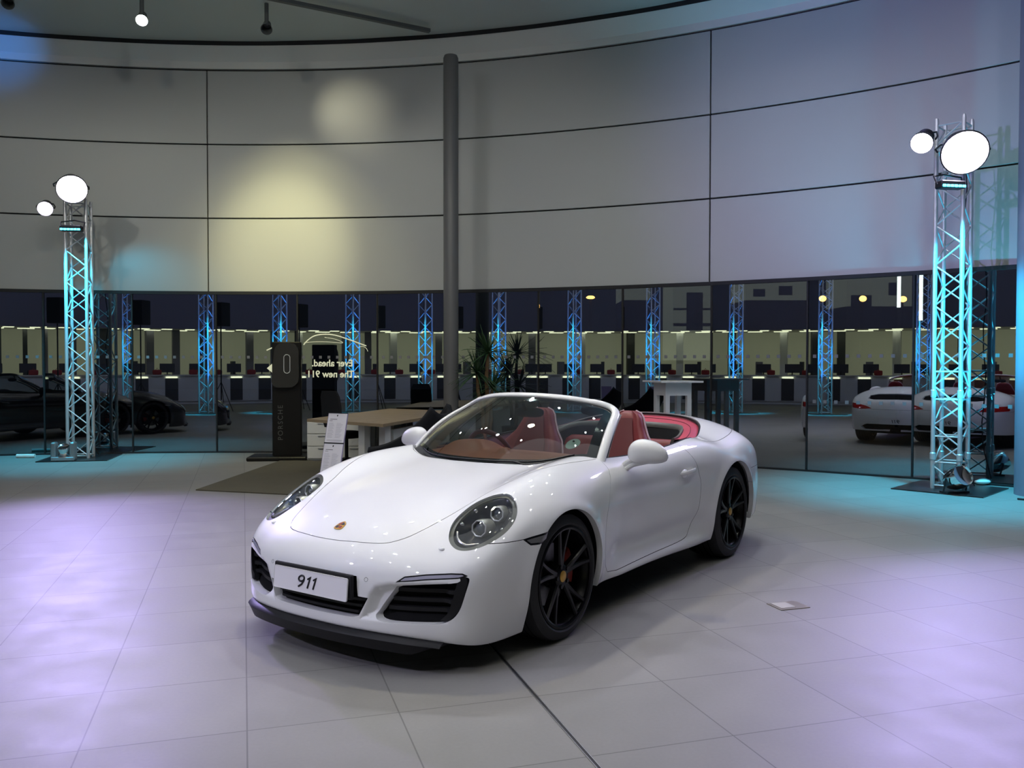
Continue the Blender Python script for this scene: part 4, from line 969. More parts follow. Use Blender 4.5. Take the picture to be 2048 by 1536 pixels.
def truss(name,x,y,h,rz,label,top=True,cuts=()):
    e=empty(name,(x,y,0),rz,label,'truss','lighting trusses'); w=.29/2; r=.025
    for sx,sy_ in((-1,-1),(1,-1),(1,1),(-1,1)):
        mb=MB(); mb.tube([(sx*w,sy_*w,.012),(sx*w,sy_*w,h-.03),(sx*w,sy_*w,h)],[r,r,.018],14); mb.build('chord',M['alu'],e)
    n=int(h/.235)
    for k in range(4):
        R_=Matrix.Rotation(k*PI/2,3,'Z'); mb=MB(); 
        zs=[.05+i*(h-.12)/n for i in range(n+1)]
        for i in range(n):
            sg=1 if (i+k)%2 else -1
            mb.tube([R_@Vector((-w*sg,-w,zs[i])),R_@Vector((w*sg,-w,zs[i+1]))],.0095,8)
        for z in (.05,h-.08)+tuple(cuts): mb.tube([R_@Vector((-w,-w,z)),R_@Vector((w,-w,z))],.0095,8)
        mb.build('lattice',M['alu'],e)
    if cuts:
        for z in cuts[::2]:
            for sx,sy_ in((-1,-1),(1,-1),(1,1),(-1,1)): mb=MB(); mb.lathe([(.026,z+.02),(.034,z+.03),(.034,z+.10),(.026,z+.11)],12,Matrix.Translation((sx*w,sy_*w,0))); mb.build('coupling_sleeve',M['alu'],e)
    mb=MB(); mb.box((0,0,.006),(.98,.98,.012)); mb.build('base_plate',M['blackmat'],e)
    mb=MB(); pts=[(w*.6,w*.9,h-.4)]+[(w*.6+.02*math.sin(i*1.7),w*.9+.015*math.cos(i*2.1),h-.5-i*(h-.6)/12) for i in range(12)]+[(w+.05,w+.1,.03)]; mb.tube(pts,.007,6); mb.build('cable',M['cloth_black'],e)
    return e
def flood(loc,target,label,r=.17,face='lampface',name='flood_light'):
    d=(Vector(target)-Vector(loc)).normalized(); Q=Matrix.Translation(loc)@d.to_track_quat('Z','Y').to_matrix().to_4x4()
    e=empty(name,(0,0,0),0,label,'stage light','stage lights on the trusses'); e.location=loc
    Li=Matrix.Translation(-Vector(loc))@Q
    mb=MB(); mb.lathe([(0,-.24),(r*.55,-.24),(r*.62,-.20),(r*.70,-.12),(r*1.03,-.02),(r*1.06,.02),(r*1.0,.03),(r*.97,.0)],28,Li)
    for k in range(5): mb.lathe([(r*.62,-.20+.03*k),(r*.78,-.195+.03*k),(r*.78,-.188+.03*k),(r*.62,-.18+.03*k)],28,Li)
    mb.build('housing',M['dark_metal'],e)
    mb=MB(); mb.lathe([(0,.006),(r*.5,.010),(r*.96,.0),(r*.96,-.01),(0,-.01)],28,Li); mb.build('lamp_face',M[face],e)
    mb=MB(); mb.tube([Li@Vector(q) for q in((r*1.12,0,-.05),(r*1.15,0,-.14),(r*.8,0,-.30),(-r*.8,0,-.30),(-r*1.15,0,-.14),(-r*1.12,0,-.05))],.011,6); mb.build('yoke',M['dark_metal'],e)
    return e
def led_bar(loc,rz,label,L=.30,face='ledcyan'):
    e=empty('led_bar',loc,rz,label,'led bar','cyan bar lights under the floods')
    mb=MB(); mb.box((0,0,.02),(L,.13,.085),bev=.012); mb.tube([(-L/2-.01,0,.02),(-L/2-.02,.05,.12),(0,.12,.16),(L/2+.02,.05,.12),(L/2+.01,0,.02)],.010,6); mb.build('housing',M['dark_metal'],e)
    mb=MB()
    for k in range(6): mb.box((-L*.40+k*L*.16,-.068,.0),(L*.13,.012,.026),bev=.004)
    mb.build('led_row',M[face],e)
    return e
def floor_light(x,y,rz,label,kind):
    e=empty('floor_light',(x,y,.012),rz,label,'floor light','lights standing at the truss feet')
    if kind=='box':
        mb=MB(); mb.box((-.13,0,.14),(.07,.16,.27),bev=.02); mb.box((.13,0,.14),(.07,.16,.27),bev=.02); mb.box((0,0,.03),(.32,.18,.06),bev=.01); mb.build('bracket',M['silver'],e)
        mb=MB(); mb.lathe([(0,-.10),(.07,-.10),(.085,-.04),(.085,.05),(.078,.06),(.07,.055),(.0,.05)],24,Matrix.Translation((0,0,.16))@Matrix.Rotation(.5,4,'X')); mb.build('lamp_barrel',M['chrome'],e)
    else:
        mb=MB(); mb.lathe([(0,-.13),(.09,-.13),(.12,-.06),(.13,.05),(.12,.10),(.11,.08),(0,.05)],28,Matrix.Translation((0,0,.17))@Matrix.Rotation(1.1,4,'X')); mb.build('lamp_barrel',M['chrome'],e)
        mb=MB(); mb.tube([(-.15,0,.17),(-.15,.04,.01),(.15,.04,.01),(.15,0,.17)],.012,8); mb.box((0,.04,.01),(.3,.12,.02)); mb.build('yoke',M['dark_metal'],e)
    return e
def rigs():
    truss('lighting_truss',*LEFT_T,3.95,math.radians(12),'silver lattice truss at the left, washed cyan, standing on a black plate before the glass')
    truss('lighting_truss',*RIGHT_T,4.28,math.radians(-44),'taller silver lattice truss at the right lit bright cyan, beside the blue-lit column',cuts=(.32,.62,1.05,1.37))
    truss('lighting_truss',*REAR_T,4.5,math.radians(20),'blue lit lattice truss seen only mirrored in the glass panes')
    L=['large glaring round flood on top of the left truss','smaller round flood hung on the left side of the left truss','largest glaring flood at the top of the right truss','smaller round flood sticking out left of the right truss']
    for (p_,t_,w_,a_),lb,r,f_ in zip(FLOODS,L,(.205,.105,.235,.115),('lampface','lampface2','lampface','lampface')): flood(p_,t_,lb,r,f_)
    for p_,t_,lb in (((-6.72,2.06,4.25),(-1.3,4.3,.5),'added unseen flood on the mirrored truss turned to the car nose'),((-6.42,2.84,4.35),(5.6,10.6,4.6),'added unseen flood on the mirrored truss turned to the violet-lit wall')): flood(Vector(p_)-(Vector(t_)-Vector(p_)).normalized()*.12,t_,lb,.12,'lampface2')  # both housings added to carry the nose and violet fill beams
    led_bar((-6.55,12.88,3.44),math.radians(8),'cyan led bar clamped to the left truss below its floods')
    led_bar((4.86,9.62,3.42),math.radians(10),'cyan led bar clamped to the right truss below its floods')
    mb=None
    floor_light(-6.66,12.80,math.radians(12),'silver twin-bracket lamp standing in front of the left truss foot','box')
    floor_light(4.98,9.62,math.radians(15),'round chrome lamp lying in front of the right truss foot','round')
    # power cable running off to the right
    mb=MB(); mb.tube(smooth_loop([(5.42,9.22,.012),(5.50,9.12,.012),(5.48,9.02,.012),(5.62,8.92,.012),(5.95,8.85,.012)],5,False),.010,6); tag(mb.build('power_cable',M['cloth_black'],None),'black power cable trailing from the right truss plate across the floor','cable')
    mb=MB(); mb.ball((5.66,10.35,.04),(.10,.05,.03),12,8); tag(mb.build('rag_bundle',M['fascia'],None),'small pale bundle lying by the glass right of the right truss foot','bundle')
    mb=MB(); mb.tube([(-7.62,13.25,.03),(-7.35,13.27,.03)],.03,10); tag(mb.build('cable_drum',M['fascia'],None),'small white roll lying at the foot of the glass at the far left','roll')
def downlights():
    for i,(x,y,tx,ty,w_,c_) in enumerate(DOWN+[(-3.45,9.12,-3.74,14.05,0,0)]):  # last entry is a housing added for the wall glow beam
        e=empty('ceiling_spotlight',(x,y,6.16),0,'round ceiling spotlight hanging over the showroom floor','spotlight','ceiling spotlights'); d=(Vector((tx,ty,0))-Vector((x,y,6.16))).normalized()
        Q=d.to_track_quat('Z','Y').to_matrix().to_4x4(); mb=MB(); mb.lathe([(0,-.16),(.05,-.16),(.065,-.03),(.072,.0),(.066,.0),(.06,-.01)],20,Q); mb.tube([(0,0,.05),(0,0,.40)],.012,8); mb.build('housing',M['dark_metal'],e)
        mb=MB(); mb.lathe([(0,-.012),(.06,-.012),(.06,-.02),(0,-.02)],20,Q); mb.build('lamp_face',M['downlight'],e)
    for i,(x,y) in enumerate(((-3.4,2.2),(-1.4,2.9),(.3,4.0),(-1.5,5.8),(.4,7.9),(2.6,7.0),(-3.6,4.9),(2.4,4.6),(-1.9,8.3),(1.6,2.9),(-.5,.6),(-3.9,.6),(3.1,8.6),(.2,5.6),(-5.6,4.6))):
        e=empty('ceiling_spotlight',(x,y,6.34),0,'small round downlight set high over the showroom floor','spotlight','small ceiling downlights'); mb=MB(); mb.lathe([(0,.22),(.05,.22),(.055,.02),(.06,.0),(.052,.0),(.05,.02)],16); mb.build('housing',M['dark_metal'],e)
        mb=MB(); mb.lathe([(0,.004),(.045,.004),(.045,.012),(0,.012)],16); mb.build('lamp_face',M['downlight'],e)
    e=empty('ceiling_spotlight',(-.87,6.66,6.10),0,'large warm ceiling spotlight whose glare shows in the windshield of the car','spotlight','ceiling spotlights'); Q=(Vector((-.6,5.4,.4))-Vector((-.87,6.66,6.1))).to_track_quat('Z','Y').to_matrix().to_4x4()
    mb=MB(); mb.lathe([(0,-.22),(.10,-.22),(.16,-.03),(.18,.0),(.16,.0),(.15,-.02)],24,Q); mb.tube([(0,0,.05),(0,0,.46)],.014,8); mb.build('housing',M['dark_metal'],e)
    mb=MB(); mb.lathe([(0,-.015),(.15,-.015),(.15,-.03),(0,-.03)],24,Q); mb.build('lamp_face',M['warmface'],e)
    def hanging(px,py,z,label,lit):
        t=(z-CAM_H)/( (728.2-py)/F_PX ); x=(px-1024)/F_PX*t
        e=empty('ceiling_spotlight',(x,t,z),0,label,'spotlight','ceiling spotlights in view'); d=Vector((-x*.25,-t*.35,-4)).normalized(); Q=d.to_track_quat('Z','Y').to_matrix().to_4x4()
        mb=MB(); mb.lathe([(0,-.16),(.055,-.16),(.07,-.03),(.082,.02),(.076,.02),(.065,-.01)],20,Q); mb.tube([(0,0,.05),(0,0,6.56-z)],.03,8); mb.build('housing',M['housing_grey'],e)
        if lit: mb=MB(); mb.lathe([(0,.0),(.068,.0),(.068,-.02),(0,-.02)],20,Q); mb.build('lamp_face',M['downlight'],e)
        return Vector((x,t,z))
    global LITP
    LITP=hanging(290,47,6.15,'lit ceiling spotlight glaring at the upper left',True)
    hanging(537,64,6.20,'unlit ceiling spotlight hanging at upper centre-left',False)
    hanging(25,14,6.20,'unlit ceiling spotlight in the upper left corner',False)
    mb=MB(); 
    def cp3(px,py,z): t=(z-CAM_H)/((728.2-py)/F_PX); return Vector(((px-1024)/F_PX*t,t,z))
    A=cp3(230,-60,6.46);B=cp3(860,68,6.46); d=(B-A); mb.box(((A+B)/2),(d.length,.07,.05),rz=math.atan2(d.y,d.x)); tag(mb.build('lighting_track',M['housing_grey'],None),'long grey lighting track under the ceiling at the upper left','lighting track')
M['housing_grey']=mat('housing_grey',(.10,.11,.11),.5)
def furniture():
    # meeting desk
    e=empty('meeting_desk',(-1.78,11.9,0),0,'large meeting desk with brown wooden top and white legs behind the car','desk'); o=Vector((1.78,-11.9,0))
    P=[(-2.64,11.1),(-1.52,10.18),(-.75,13.0),(-1.95,13.72)]; P=[(x+1.78,y-11.9) for x,y in P]
    mb=MB(); mb.prism(P,.705,.742); mb.build('tabletop',M['wood'],e,smooth=0)
    for (x,y) in((-1.82,10.62),(-1.55,10.50),(-.98,12.8),(-1.9,13.35)):
        mb=MB(); mb.box((x+1.78,y-11.9,.353),(.10,.10,.705),rz=-.6); mb.build('leg',M['white'],e)
    mb=MB(); mb.box((-1.30+1.78,11.5-11.9,.36),(.05,1.6,.55),rz=-.25); mb.build('modesty_panel',M['white'],e)
    # low white drawer unit
    e=empty('drawer_unit',(-2.58,13.05,0),0,'low white drawer cabinet standing behind the tilted info sheet','cabinet')
    mb=MB(); mb.box((0,0,.31),(.95,.42,.58),bev=.008); mb.box((0,0,.01),(.88,.36,.02)); mb.build('carcass',M['white'],e)
    for k in range(3):
        for sx in(-.238,.238):
            mb=MB(); mb.box((sx,-.218,.13+k*.185),(.455,.016,.172),bev=.004); d_=mb.build('drawer_front',M['white'],e); mb=MB(); mb.box((sx,-.230,.19+k*.185),(.14,.012,.012)); mb.build('handle',M['silver'],d_)
    # office chair, black
    e=empty('office_chair',(-2.30,11.98,0),math.radians(-38),'black high-back office chair on a star base left of the desk','chair')
    mb=MB(); rows=[]
    for z,x,w in((.58,-.22,.17),(.70,-.24,.20),(.85,-.25,.20),(1.0,-.27,.19),(1.08,-.285,.15)):
        rows.append([Vector((w*math.copysign(abs(math.cos(a))**.5,math.cos(a)),x+.025*math.copysign(abs(math.sin(a))**.6,math.sin(a))-.02*abs(math.cos(a)),z)) for a in [2*PI*k/20 for k in range(20)]])
    mb.grid(rows,close_v=True,cap=True); mb.build('backrest',M['chairfab'],e,smooth=60)
    mb=MB(); mb.ball((0,0,.47),(.24,.24,.055),24,12,.75); mb.build('seat',M['chairfab'],e,smooth=60)
    mb=MB(); mb.tube([(0,-.10,.43),(0,-.25,.48),(0,-.26,.66)],.02,8); mb.build('back_arm',M['dark_metal'],e)
    mb=MB(); mb.tube([(0,0,.12),(0,0,.44)],.025,12)
    for k in range(5): a=2*PI*k/5; mb.tube([(0,0,.14),(.27*math.cos(a),.27*math.sin(a),.07)],[.022,.014],8)
    mb.build('star_base',M['dark_metal'],e)
    for k in range(5): a=2*PI*k/5; mb=MB(); mb.lathe([(0,-.02),(.028,-.02),(.03,0),(.028,.02),(0,.02)],14,Matrix.Translation((.27*math.cos(a),.27*math.sin(a),.03))@Matrix.Rotation(PI/2,4,'X')); mb.build('castor',M['cloth_black'],e)
    # black shell armchair, its back towards the windshield
    e=empty('shell_armchair',(-1.10,9.35,0),math.radians(-12),'black shell armchair on a pedestal between the desk corner and the windshield','chair')
    mb=MB(); R=[]
    for i in range(19):
        u=-1+2*i/18; row=[]
        for j in range(17):
            t=j/16
            if t<.55: q=t/.55; x_=-.36+.52*q; z=.50-.05*math.sin(PI*q)
            else: q=(t-.55)/.45; x_=.16+.22*q; z=.50+.42*q**1.2
            arm=(.07+.26*min(1,t/.6))*abs(u)**4*(1-max(0,t-.55)*1.6)
            row.append(Vector((x_-.05*abs(u)**3*max(0,t-.4)*2,.32*u*(1-.18*max(0,t-.6)),z+arm)))
        R.append(row)
    mb.grid(R); sh=mb.build('shell',M['chairfab'],e,smooth=60); md=sh.modifiers.new('thickness','SOLIDIFY'); md.thickness=.06; md.offset=1
    mb=MB(); mb.tube([(0,0,.03),(0,0,.46)],.028,12); mb.lathe([(0,.0),(.24,.0),(.24,.012),(.03,.04),(0,.05)],28); mb.build('pedestal',M['dark_metal'],e)
    # rug
    a=math.radians(-16); mb=MB(); c=Vector((-3.62,9.85,0))+Vector((.93,-.26,0)).normalized()*1.6+Vector((.0,1,0))*1.55
    mb.prism([(-3.62,9.85),(-.55,8.95),(-.40,12.3),(-3.45,12.9)],.0,.012); tag(mb.build('floor_mat',M['rug'],None),'thin brown floor mat with dark edge lying left of the car','floor mat')
    # info stand
    e=empty('info_stand',(-1.72,8.32,0),0,'slim info stand with two white price sheets beside the car hood','info stand')
    Mx=Matrix.Rotation(math.radians(-22),4,'Z')@Matrix.Translation((0,0,.685))@Matrix.Rotation(math.radians(-15),4,'X')
    T=lambda x,y,z:Mx@Vector((x,y,z)); R3=Mx.to_3x3()
    mb=MB(); mb.box(T(0,.006,0),(.222,.008,.60),R=R3); b=mb.build('board',M['lilac_edge'],e)
    for zc in(.150,-.150):
        mb=MB(); mb.box(T(0,-.0005,zc),(.210,.002,.288),R=R3); s_=mb.build('price_sheet',M['paper'],b)
        W_=Mx@Matrix.Translation((0,-.0022,zc))@Matrix.Rotation(PI/2,4,'X')
        mb=MB(); 
        def ln(x0,x1,z,h=.0022,mm=mb): mm.box(T((x0+x1)/2,-.0018,zc+z),(x1-x0,.0008,h),R=R3)
        mb.ball(T(.0,-.0015,zc+.120),(.008,.002,.010),8,6); mb.build('crest_mark',M['ink'],s_)
        mb=MB(); ln(-.08,-.0,.085,.004,mb); ln(-.085,-.05,.070,.003,mb); mb.build('heading',M['ink'],s_)
        mb=MB()
        for k in range(12):
            z=.045-.0125*k; ln(-.088,-.088+.05+.02*((k*7)%5)/5,z,.0018,mb); ln(.0,.05+.03*((k*3)%4)/4,z,.0018,mb)
        for z in(-.118,-.124,-.130): ln(-.088,.085,z,.0015,mb)
        mb.build('small_print',M['print_grey'],s_)
    mb=MB(); mb.box(T(0,-.001,0),(.222,.004,.012),R=R3); mb.box(T(0,-.001,.297),(.222,.004,.008),R=R3); mb.build('clip_rail',M['dark_metal'],b)
    mb=MB(); mb.tube([(0,.06,.02),(0,.05,.62)],.014,10); mb.lathe([(0,0),(.15,0),(.15,.008),(.02,.016),(0,.02)],28,Matrix.Translation((0,.06,0))); mb.build('post_and_foot',M['silver'],e)
    # white display plinth
    x,y=ray_pt(1345,11.45); e=empty('display_plinth',(x,y,0),math.radians(15),'tall white open-frame display plinth with flat square top behind the car','plinth')
    mb=MB(); mb.box((0,0,1.222),(.60,.60,.024),bev=.003); mb.build('top_slab',M['white_gloss'],e)
    h=.185
    mb=MB(); mb.box((0,0,1.125),(2*h,2*h,.17)); mb.build('upper_box',M['white_gloss'],e)
    for sx,sy_ in((-1,-1),(1,-1),(1,1),(-1,1)): mb=MB(); mb.box((sx*(h-.03),sy_*(h-.03),.52),(.06,.06,1.04)); mb.build('leg',M['white_gloss'],e)
    mb=MB()
    for k in range(4): mb.box(Matrix.Rotation(k*PI/2,3,'Z')@Vector((0,-h+.03,.03)),(2*h-.12 if k%2==0 else .06,.06 if k%2==0 else 2*h-.12,.06))
    mb.build('foot_rail',M['white_gloss'],e)
    # charging totem
    e=empty('charging_totem',(-3.42,13.12,0),math.radians(6),'tall black charging totem with rounded grey head on a black floor plate','charging totem')
    mb=MB(); mb.box((-.12,.02,.03),(.88,.62,.06),bev=.02); mb.build('floor_plate',M['totem'],e)
    mb=MB(); mb.box((0,0,.92),(.43,.12,1.73),bev=.012); mb.build('slab',M['totem'],e)
    w_,h_,z0=.20,.335,1.43; poly=[]
    for cx_,cz_,a0 in((w_-.12,h_-.15,0),(-w_+.16,h_-.15,90),(-w_+.10,-h_+.10,180),(w_-.14,-h_+.14,270)):
        rr_={0:.15,90:.15,180:.10,270:.14}[a0]
        for k in range(7): q=math.radians(a0+15*k); poly.append((cx_+ (rr_ if rr_<.15 else .12)*math.cos(q),cz_+rr_*math.sin(q)))
    mb=MB(); mb.prism(poly,0,.09,Matrix.Translation((-.01,-.055,z0))@Matrix.Rotation(PI/2,4,'X')); hd=mb.build('dock_head',M['totem_head'],e)
    mb=MB(); mb.tube([Vector((.02+.045*math.copysign(1,math.cos(q))*abs(math.cos(q)),-.147,z0+.02+.045*math.sin(q)+(.095 if math.sin(q)>0 else -.095))) for q in [2*PI*k/32+.01 for k in range(32)]],.005,6,closed=True); mb.build('oval_ring',M['white'],hd)
    t=text('totem_lettering','PORSCHE',.105,'greytext',e,Matrix.Translation((-.09,-.0625,.56))@Matrix.Rotation(PI/2,4,'X')@Matrix.Rotation(PI/2,4,'Z'),ext=.001,spacing=1.25,sx=1.0)
    # yucca
    x,y=ray_pt(972,12.75); e=empty('potted_yucca',(x,y,0),0,'dark green potted yucca palm standing right of the grey column','potted plant')
    mb=MB(); mb.lathe([(0,0),(.17,0),(.21,.42),(.19,.42),(.18,.38),(0,.38)],28); mb.build('pot',M['cloth_black'],e)
    random.seed(9); heads=[((-.03,0,.38),(-.13,.0,1.32)),((.03,.02,.38),(.10,.02,1.10)),((0,-.04,.38),(.03,-.05,1.62))]
    for a_,b_ in heads:
        mb=MB(); a_=Vector(a_);b_=Vector(b_); mb.tube([a_,a_.lerp(b_,.35)+Vector((.02,0,0)),a_.lerp(b_,.7)-Vector((.015,0,0)),b_],[.035,.030,.028,.022],8); mb.build('trunk',M['bark'],e)
        mb=MB()
        for k in range(64):
            az=random.uniform(0,2*PI); el=random.uniform(-.45,1.35); L=random.uniform(.32,.50); d=Vector((math.cos(az)*math.cos(el),math.sin(az)*math.cos(el),math.sin(el))); s_=d.cross(Vector((0,0,1))).normalized()*.016; nn_=s_.cross(d).normalized()*.004
            rows=[]
            for t in(0,.3,.65,.9,1): p_=b_+d*L*t-Vector((0,0,.20*L*t*t*(1.3 if el<.6 else .5))); w=(1-t)**.6 if t<1 else .02; rows.append([p_-s_*w,p_+nn_,p_+s_*w,p_-nn_*.3])
            mb.grid(rows,close_v=True,cap=True)
        mb.build('leaf_crown',M['leafm'],e,smooth=0)
    # lettering and car outline stuck on the glass (read from outside)
    def on_glass(px,z,off=.012):
        a=math.degrees(0); 
        best=None
        for i in range(-1,12):
            A=Vector((*wall_pt(PAN0+PANW*i),0));B=Vector((*wall_pt(PAN0+PANW*(i+1)),0)); k=(px-1024)/F_PX
            # A+(B-A)t : x=k*y
            d=B-A; den=d.x-k*d.y
            t=(k*A.y-A.x)/den
            if -.001<=t<=1.001: best=(A+d*t,math.atan2(d.y,d.x)); break
        p_,rz=best; n_=Vector((math.sin(rz),-math.cos(rz),0)); return p_+n_*off+Vector((0,0,z)),rz
    zpx=lambda py,px: CAM_H+(728.2-py)/F_PX*on_glass(px,0)[0].y
    P_,rz=on_glass(677,0,.011)
    for body_,py,px,sz in(('Ever ahead.',727,665,.155),('The new 911',749,661,.155)):
        o_,rz=on_glass(px,zpx(py,px),.011)
        t=text('window_lettering',body_,sz,'vinyl',None,Matrix.Translation(o_)@Matrix.Rotation(rz,4,'Z')@Matrix.Rotation(PI/2,4,'X'),ext=.0008,bold=.003,sx=-.95)
        tag(t,'mirrored white slogan "%s" stuck on the glass right of the charging totem'%body_,'lettering')
    def line_on(pts,r,name,label,cat):
        mb=MB(); q=[on_glass(px,zpx(py,px),.010)[0] for px,py in smooth_loop(pts,6,False)]
        mb.tube(q,r,6); tag(mb.build(name,M['vinyl'],None),label,cat)
    mb=MB()
    for pts,r in(([(534,701),(545,696),(552,693)],.010),([(608,690),(616,681),(630,672),(650,669),(672,671),(700,680),(722,688),(733,692)],.009),([(609,686),(628,684),(655,684),(686,686),(672,679),(650,675)],.004),([(716,695),(726,693),(733,697),(736,703)],.004)):
        mb.tube([on_glass(px,zpx(py,px),.010)[0] for px,py in smooth_loop(pts,6,False)],r,6)
    tag(mb.build('car_outline_sticker',M['vinyl'],None),'white sweeping car silhouette sticker on the glass above the slogan','window sticker')
    tri=[on_glass(px,zpx(py,px),.010)[0] for px,py in((549,724),(549,749),(534,737))]
    mb=MB(); mb.add(tri+[v+Vector((0,.002,0)) for v in tri],[(0,1,2),(5,4,3),(0,3,4,1),(1,4,5,2),(2,5,3,0)]); tag(mb.build('arrow_sticker',M['vinyl'],None),'white triangle arrow sticker on the glass left of the totem','window sticker')
M['lilac_edge']=mat('board_edge',(.30,.26,.42),.5)
M['paper']=mat('paper_white',(.80,.78,.84),.6)
M['print_grey']=mat('print_grey',(.30,.29,.36),.6)
# ------------------------------------------------------------------ the far side of the showroom, seen mirrored in the panes
RC=(-7.5,.4)
def rear_room():
    def ring(mb,d0,d1,prof,n=None): return curved(mb,d0,d1,prof,n,RC)
    mb=MB(); ring(mb,150,262,[(4.5,.10),(4.5,1.02),(4.9,1.02),(4.9,.10)]); ring(mb,150,262,[(4.55,0),(4.55,.10),(4.85,.10),(4.85,0)])
    e=empty('reception_counter',(0,0,0),0,'long curved white reception counter seen mirrored in the glass','counter'); mb.build('front_panel',M['counter'],e,smooth=30)
    mb=MB(); ring(mb,150,262,[(4.42,1.02),(4.42,1.06),(5.0,1.06),(5.0,1.02)]); mb.build('worktop',M['white'],e,smooth=30)
    for a in(200,213,226,239):
        mb=MB(); ring(mb,a,a+5,[(4.455,.945),(4.455,.985),(4.49,.985),(4.49,.945)]); mb.build('led_strip',M['ledwarm'],e)
        mb=MB(); ring(mb,a-.3,a+5.3,[(4.47,.14),(4.47,.93),(4.498,.93),(4.498,.14)]); mb.build('dark_front_panel',M['office_dark'],e)
    mb=MB(); ring(mb,140,270,[(4.9,2.72),(4.9,6.5),(5.1,6.5),(5.1,2.72)]); struct('wall_rear',mb,'bulk',60)
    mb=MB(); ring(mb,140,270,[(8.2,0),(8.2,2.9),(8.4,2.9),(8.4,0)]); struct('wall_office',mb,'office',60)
    mb=MB(); ring(mb,140,270,[(4.95,2.74),(4.95,2.80),(8.3,2.80),(8.3,2.74)]); struct('ceiling_office',mb,'fascia',30)
    for k in range(13):
        for r in(5.6,6.8):
            a=152+8*k+(2 if r>6 else 0); mb=MB(); ring(mb,a,a+(3.2 if r<6 else 4.4),[(r,2.715),(r,2.74),(r+.35,2.74),(r+.35,2.715)],4)
            tag(mb.build('office_ceiling_light',M['officelight'],None),'%s %s-row ceiling light panel of the mirrored back office'%(ORD[k],'front' if r<6 else 'rear'),'ceiling light','office ceiling panels')
    random.seed(3)
    for k in range(15):
        a=150+7.6*k+random.uniform(-1,1); w=random.choice([1.2,2.2,3.0]); h=random.choice([2.74,2.1,1.55,2.74]); r=random.uniform(5.6,7.6)
        mb=MB(); ring(mb,a,a+w,[(r,0),(r,h),(r+.3,h),(r+.3,0)],4); tag(mb.build('office_cabinet',M[random.choice(['office_dark','office_dark','counter','bulk'])],None),'%s upright office cabinet behind the mirrored counter'%ORD[k],'cabinet','cabinets in the back office')
    for k in range(9):
        a=157+11.5*k; mb=MB(); r=5.05; x=RC[0]+r*math.sin(math.radians(a)); y=RC[1]+r*math.cos(math.radians(a))
        e=empty('desk_monitor',(x,y,1.06),-math.radians(a),'%s dark screen along the mirrored reception counter'%ORD[k],'monitor','screens on the counter'); mb.box((0,0,.24),(.52,.03,.32),bev=.01); mb.build('screen',M['office_dark'],e); mb=MB(); mb.tube([(0,0,.0),(0,0,.15)],.02,8); mb.box((0,0,.006),(.2,.15,.012)); mb.build('stand',M['dark_metal'],e)
    for k in range(5):
        a=163+15*k; r=4.72; x=RC[0]+r*math.sin(math.radians(a)); y=RC[1]+r*math.cos(math.radians(a)); mb=MB(); mb.ball((x,y,1.06+.09),(.15,.08,.09),16,8,.35); mb.tube([(x-.06,y,1.22),(x,y,1.30),(x+.06,y,1.22)],.008,6); tag(mb.build('red_bag',M['red'],None),'%s small red bag along the mirrored reception counter'%ORD[k],'bag','red bags on the counter')
    for (x,y) in((-8.9,1.9),(-5.9,-2.6)):
        e=empty('speaker_on_stand',(x,y,0),.4,'black loudspeaker on a tripod pole seen mirrored, %s the mirrored truss'%('beside' if x<-8 else 'nearer the counter than'),'loudspeaker','mirrored loudspeakers')
        mb=MB(); mb.box((0,0,2.95),(.42,.38,.72),bev=.02); mb.build('cabinet',M['speaker'],e); mb=MB(); mb.tube([(0,0,.35),(0,0,2.6)],.02,8); mb.build('pole',M['dark_metal'],e)
        for k in range(3): q=2*PI*k/3; mb=MB(); mb.tube([(0,0,.9),(.45*math.cos(q),.45*math.sin(q),.012)],.012,6); mb.build('leg',M['dark_metal'],e)
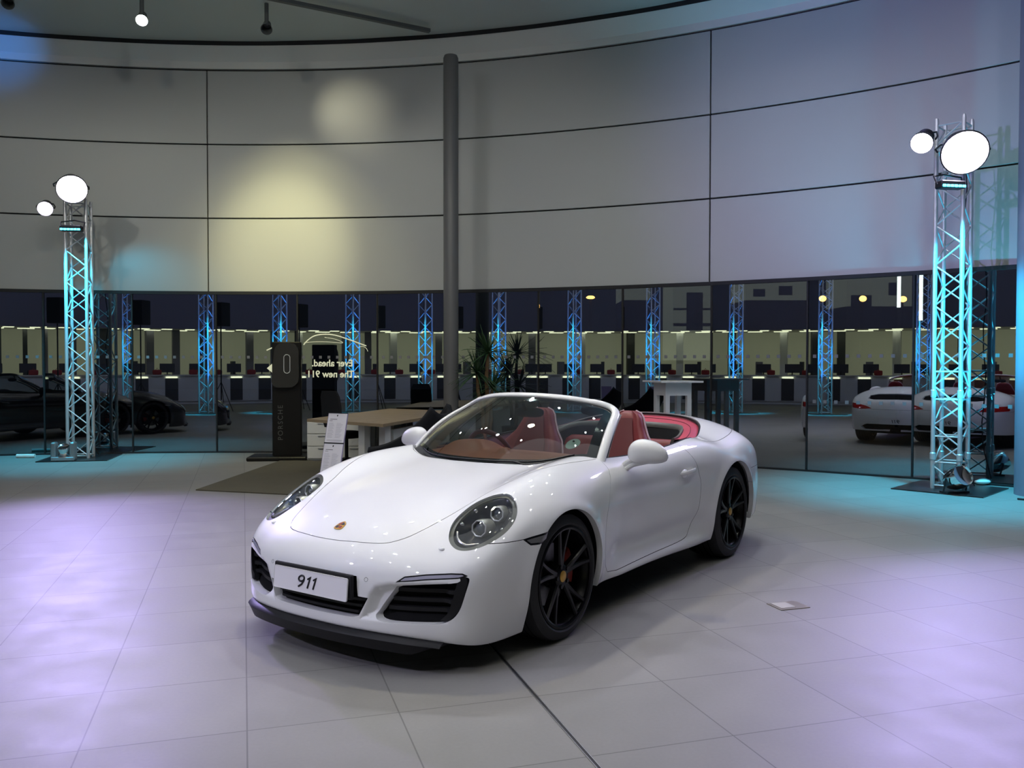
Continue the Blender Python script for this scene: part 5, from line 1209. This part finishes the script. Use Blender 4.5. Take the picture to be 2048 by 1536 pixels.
def outside():
    mb=MB(); mb.box((6,34,-.14),(70,40,.02)); struct('ground_outside',mb,'asphalt',0)
    def blk(name,m,px0,px1,D,z0,z1,th,label,cat,group=None,win=None):
        x0=(px0-1024)/F_PX*D;x1=(px1-1024)/F_PX*D; mb=MB(); mb.box(((x0+x1)/2,D+th/2,(z0+z1)/2),(x1-x0,th,z1-z0)); o=mb.build(name,M[m],None); tag(o,label,cat,group)
        mb=MB(); mb.box(((x0+x1)/2,D+th/2,(z0-.13)/2),(x1-x0,th,z0+.13)); mb.build('lower_storey',M['facade_dark'],o)
        if win:
            for wx0,wx1,wz0,wz1 in win:
                mb=MB(); a=(wx0-1024)/F_PX*D;b=(wx1-1024)/F_PX*D; mb.box(((a+b)/2,D-.03,(wz0+wz1)/2),(b-a,.08,wz1-wz0)); mb.build('window_opening',M['facade_dark'],o)
        return o
    zz=lambda py,D:CAM_H+(728-py)/F_PX*D
    D=30
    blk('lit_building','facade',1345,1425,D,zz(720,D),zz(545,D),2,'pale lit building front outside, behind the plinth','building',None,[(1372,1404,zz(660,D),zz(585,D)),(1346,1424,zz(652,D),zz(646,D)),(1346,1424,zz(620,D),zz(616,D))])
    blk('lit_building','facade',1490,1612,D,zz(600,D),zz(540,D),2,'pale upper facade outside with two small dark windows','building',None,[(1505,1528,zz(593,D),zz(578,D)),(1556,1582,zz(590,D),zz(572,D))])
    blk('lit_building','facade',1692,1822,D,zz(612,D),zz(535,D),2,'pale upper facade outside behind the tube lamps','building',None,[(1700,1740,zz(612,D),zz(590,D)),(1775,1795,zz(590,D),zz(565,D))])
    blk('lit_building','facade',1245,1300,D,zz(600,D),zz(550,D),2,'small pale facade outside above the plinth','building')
    for px,py,lb in((1180,595,'amber street lamp outside, leftmost of the amber lamps'),(1642,597,'amber street lamp outside, second of the amber lamps'),(1722,597,'amber street lamp outside left of the tube lamp'),(1802,598,'amber street lamp outside between the tube lamps')):
        D2=26; x=(px-1024)/F_PX*D2; z=zz(py,D2); e=empty('street_lamp',(x,D2,-.13),0,lb,'street lamp','amber street lamps outside'); mb=MB(); mb.tube([(0,0,0),(0,0,z+.1)],.05,8); mb.build('pole',M['dark_metal'],e); mb=MB(); mb.ball((0,-.08,z+.13),(.11 if px>1200 else .13,.08,.09 if px>1200 else .05),14,10); mb.build('lamp_head',M['amber'],e)
    for px,y0,y1,lb in((1796,548,614,'vertical white tube lamp outside, the left one'),(1840,545,640,'vertical white tube lamp outside, the right and longer one')):
        D2=20; x=(px-1024)/F_PX*D2; mb=MB(); mb.tube([(x,D2,zz(y1,D2)),(x,D2,zz(y0,D2))],.042,10); o=mb.build('tube_lamp',M['tube'],None); tag(o,lb,'tube lamp'); mb=MB(); mb.tube([(x,D2+.06,-.13),(x,D2+.06,zz(y0,D2))],.03,8); mb.build('mast',M['dark_metal'],o)
setting()
white_car=car()
# a black car parked out of frame to the left; the panes mirror it
M['black_paint']=mat('black_paint',(.012,.012,.014),.3,coat=1)
black_car=copy_tree(white_car); black_car.name='black_sports_car'; black_car.location=(-7.25,9.25,0); black_car.rotation_euler=(0,0,math.radians(143))
black_car['label']='black sports car seen only mirrored in the panes by the left truss'
def repaint(o):
    for ch in list(o.children): repaint(ch)
    if o.name.startswith(('number_plate','plate_')): bpy.data.objects.remove(o); return
    if o.type=='MESH' and o.material_slots and o.material_slots[0].material in (M['paint'],M['pink'],M['leather'],M['leather_brown'],M['leather_dark']):
        o.material_slots[0].link='OBJECT'; o.material_slots[0].material=M['black_paint'] if o.data.materials[0]==M['paint'] else M['chairfab']
repaint(black_car)
rigs()
downlights()
furniture()
rear_room()
outside()
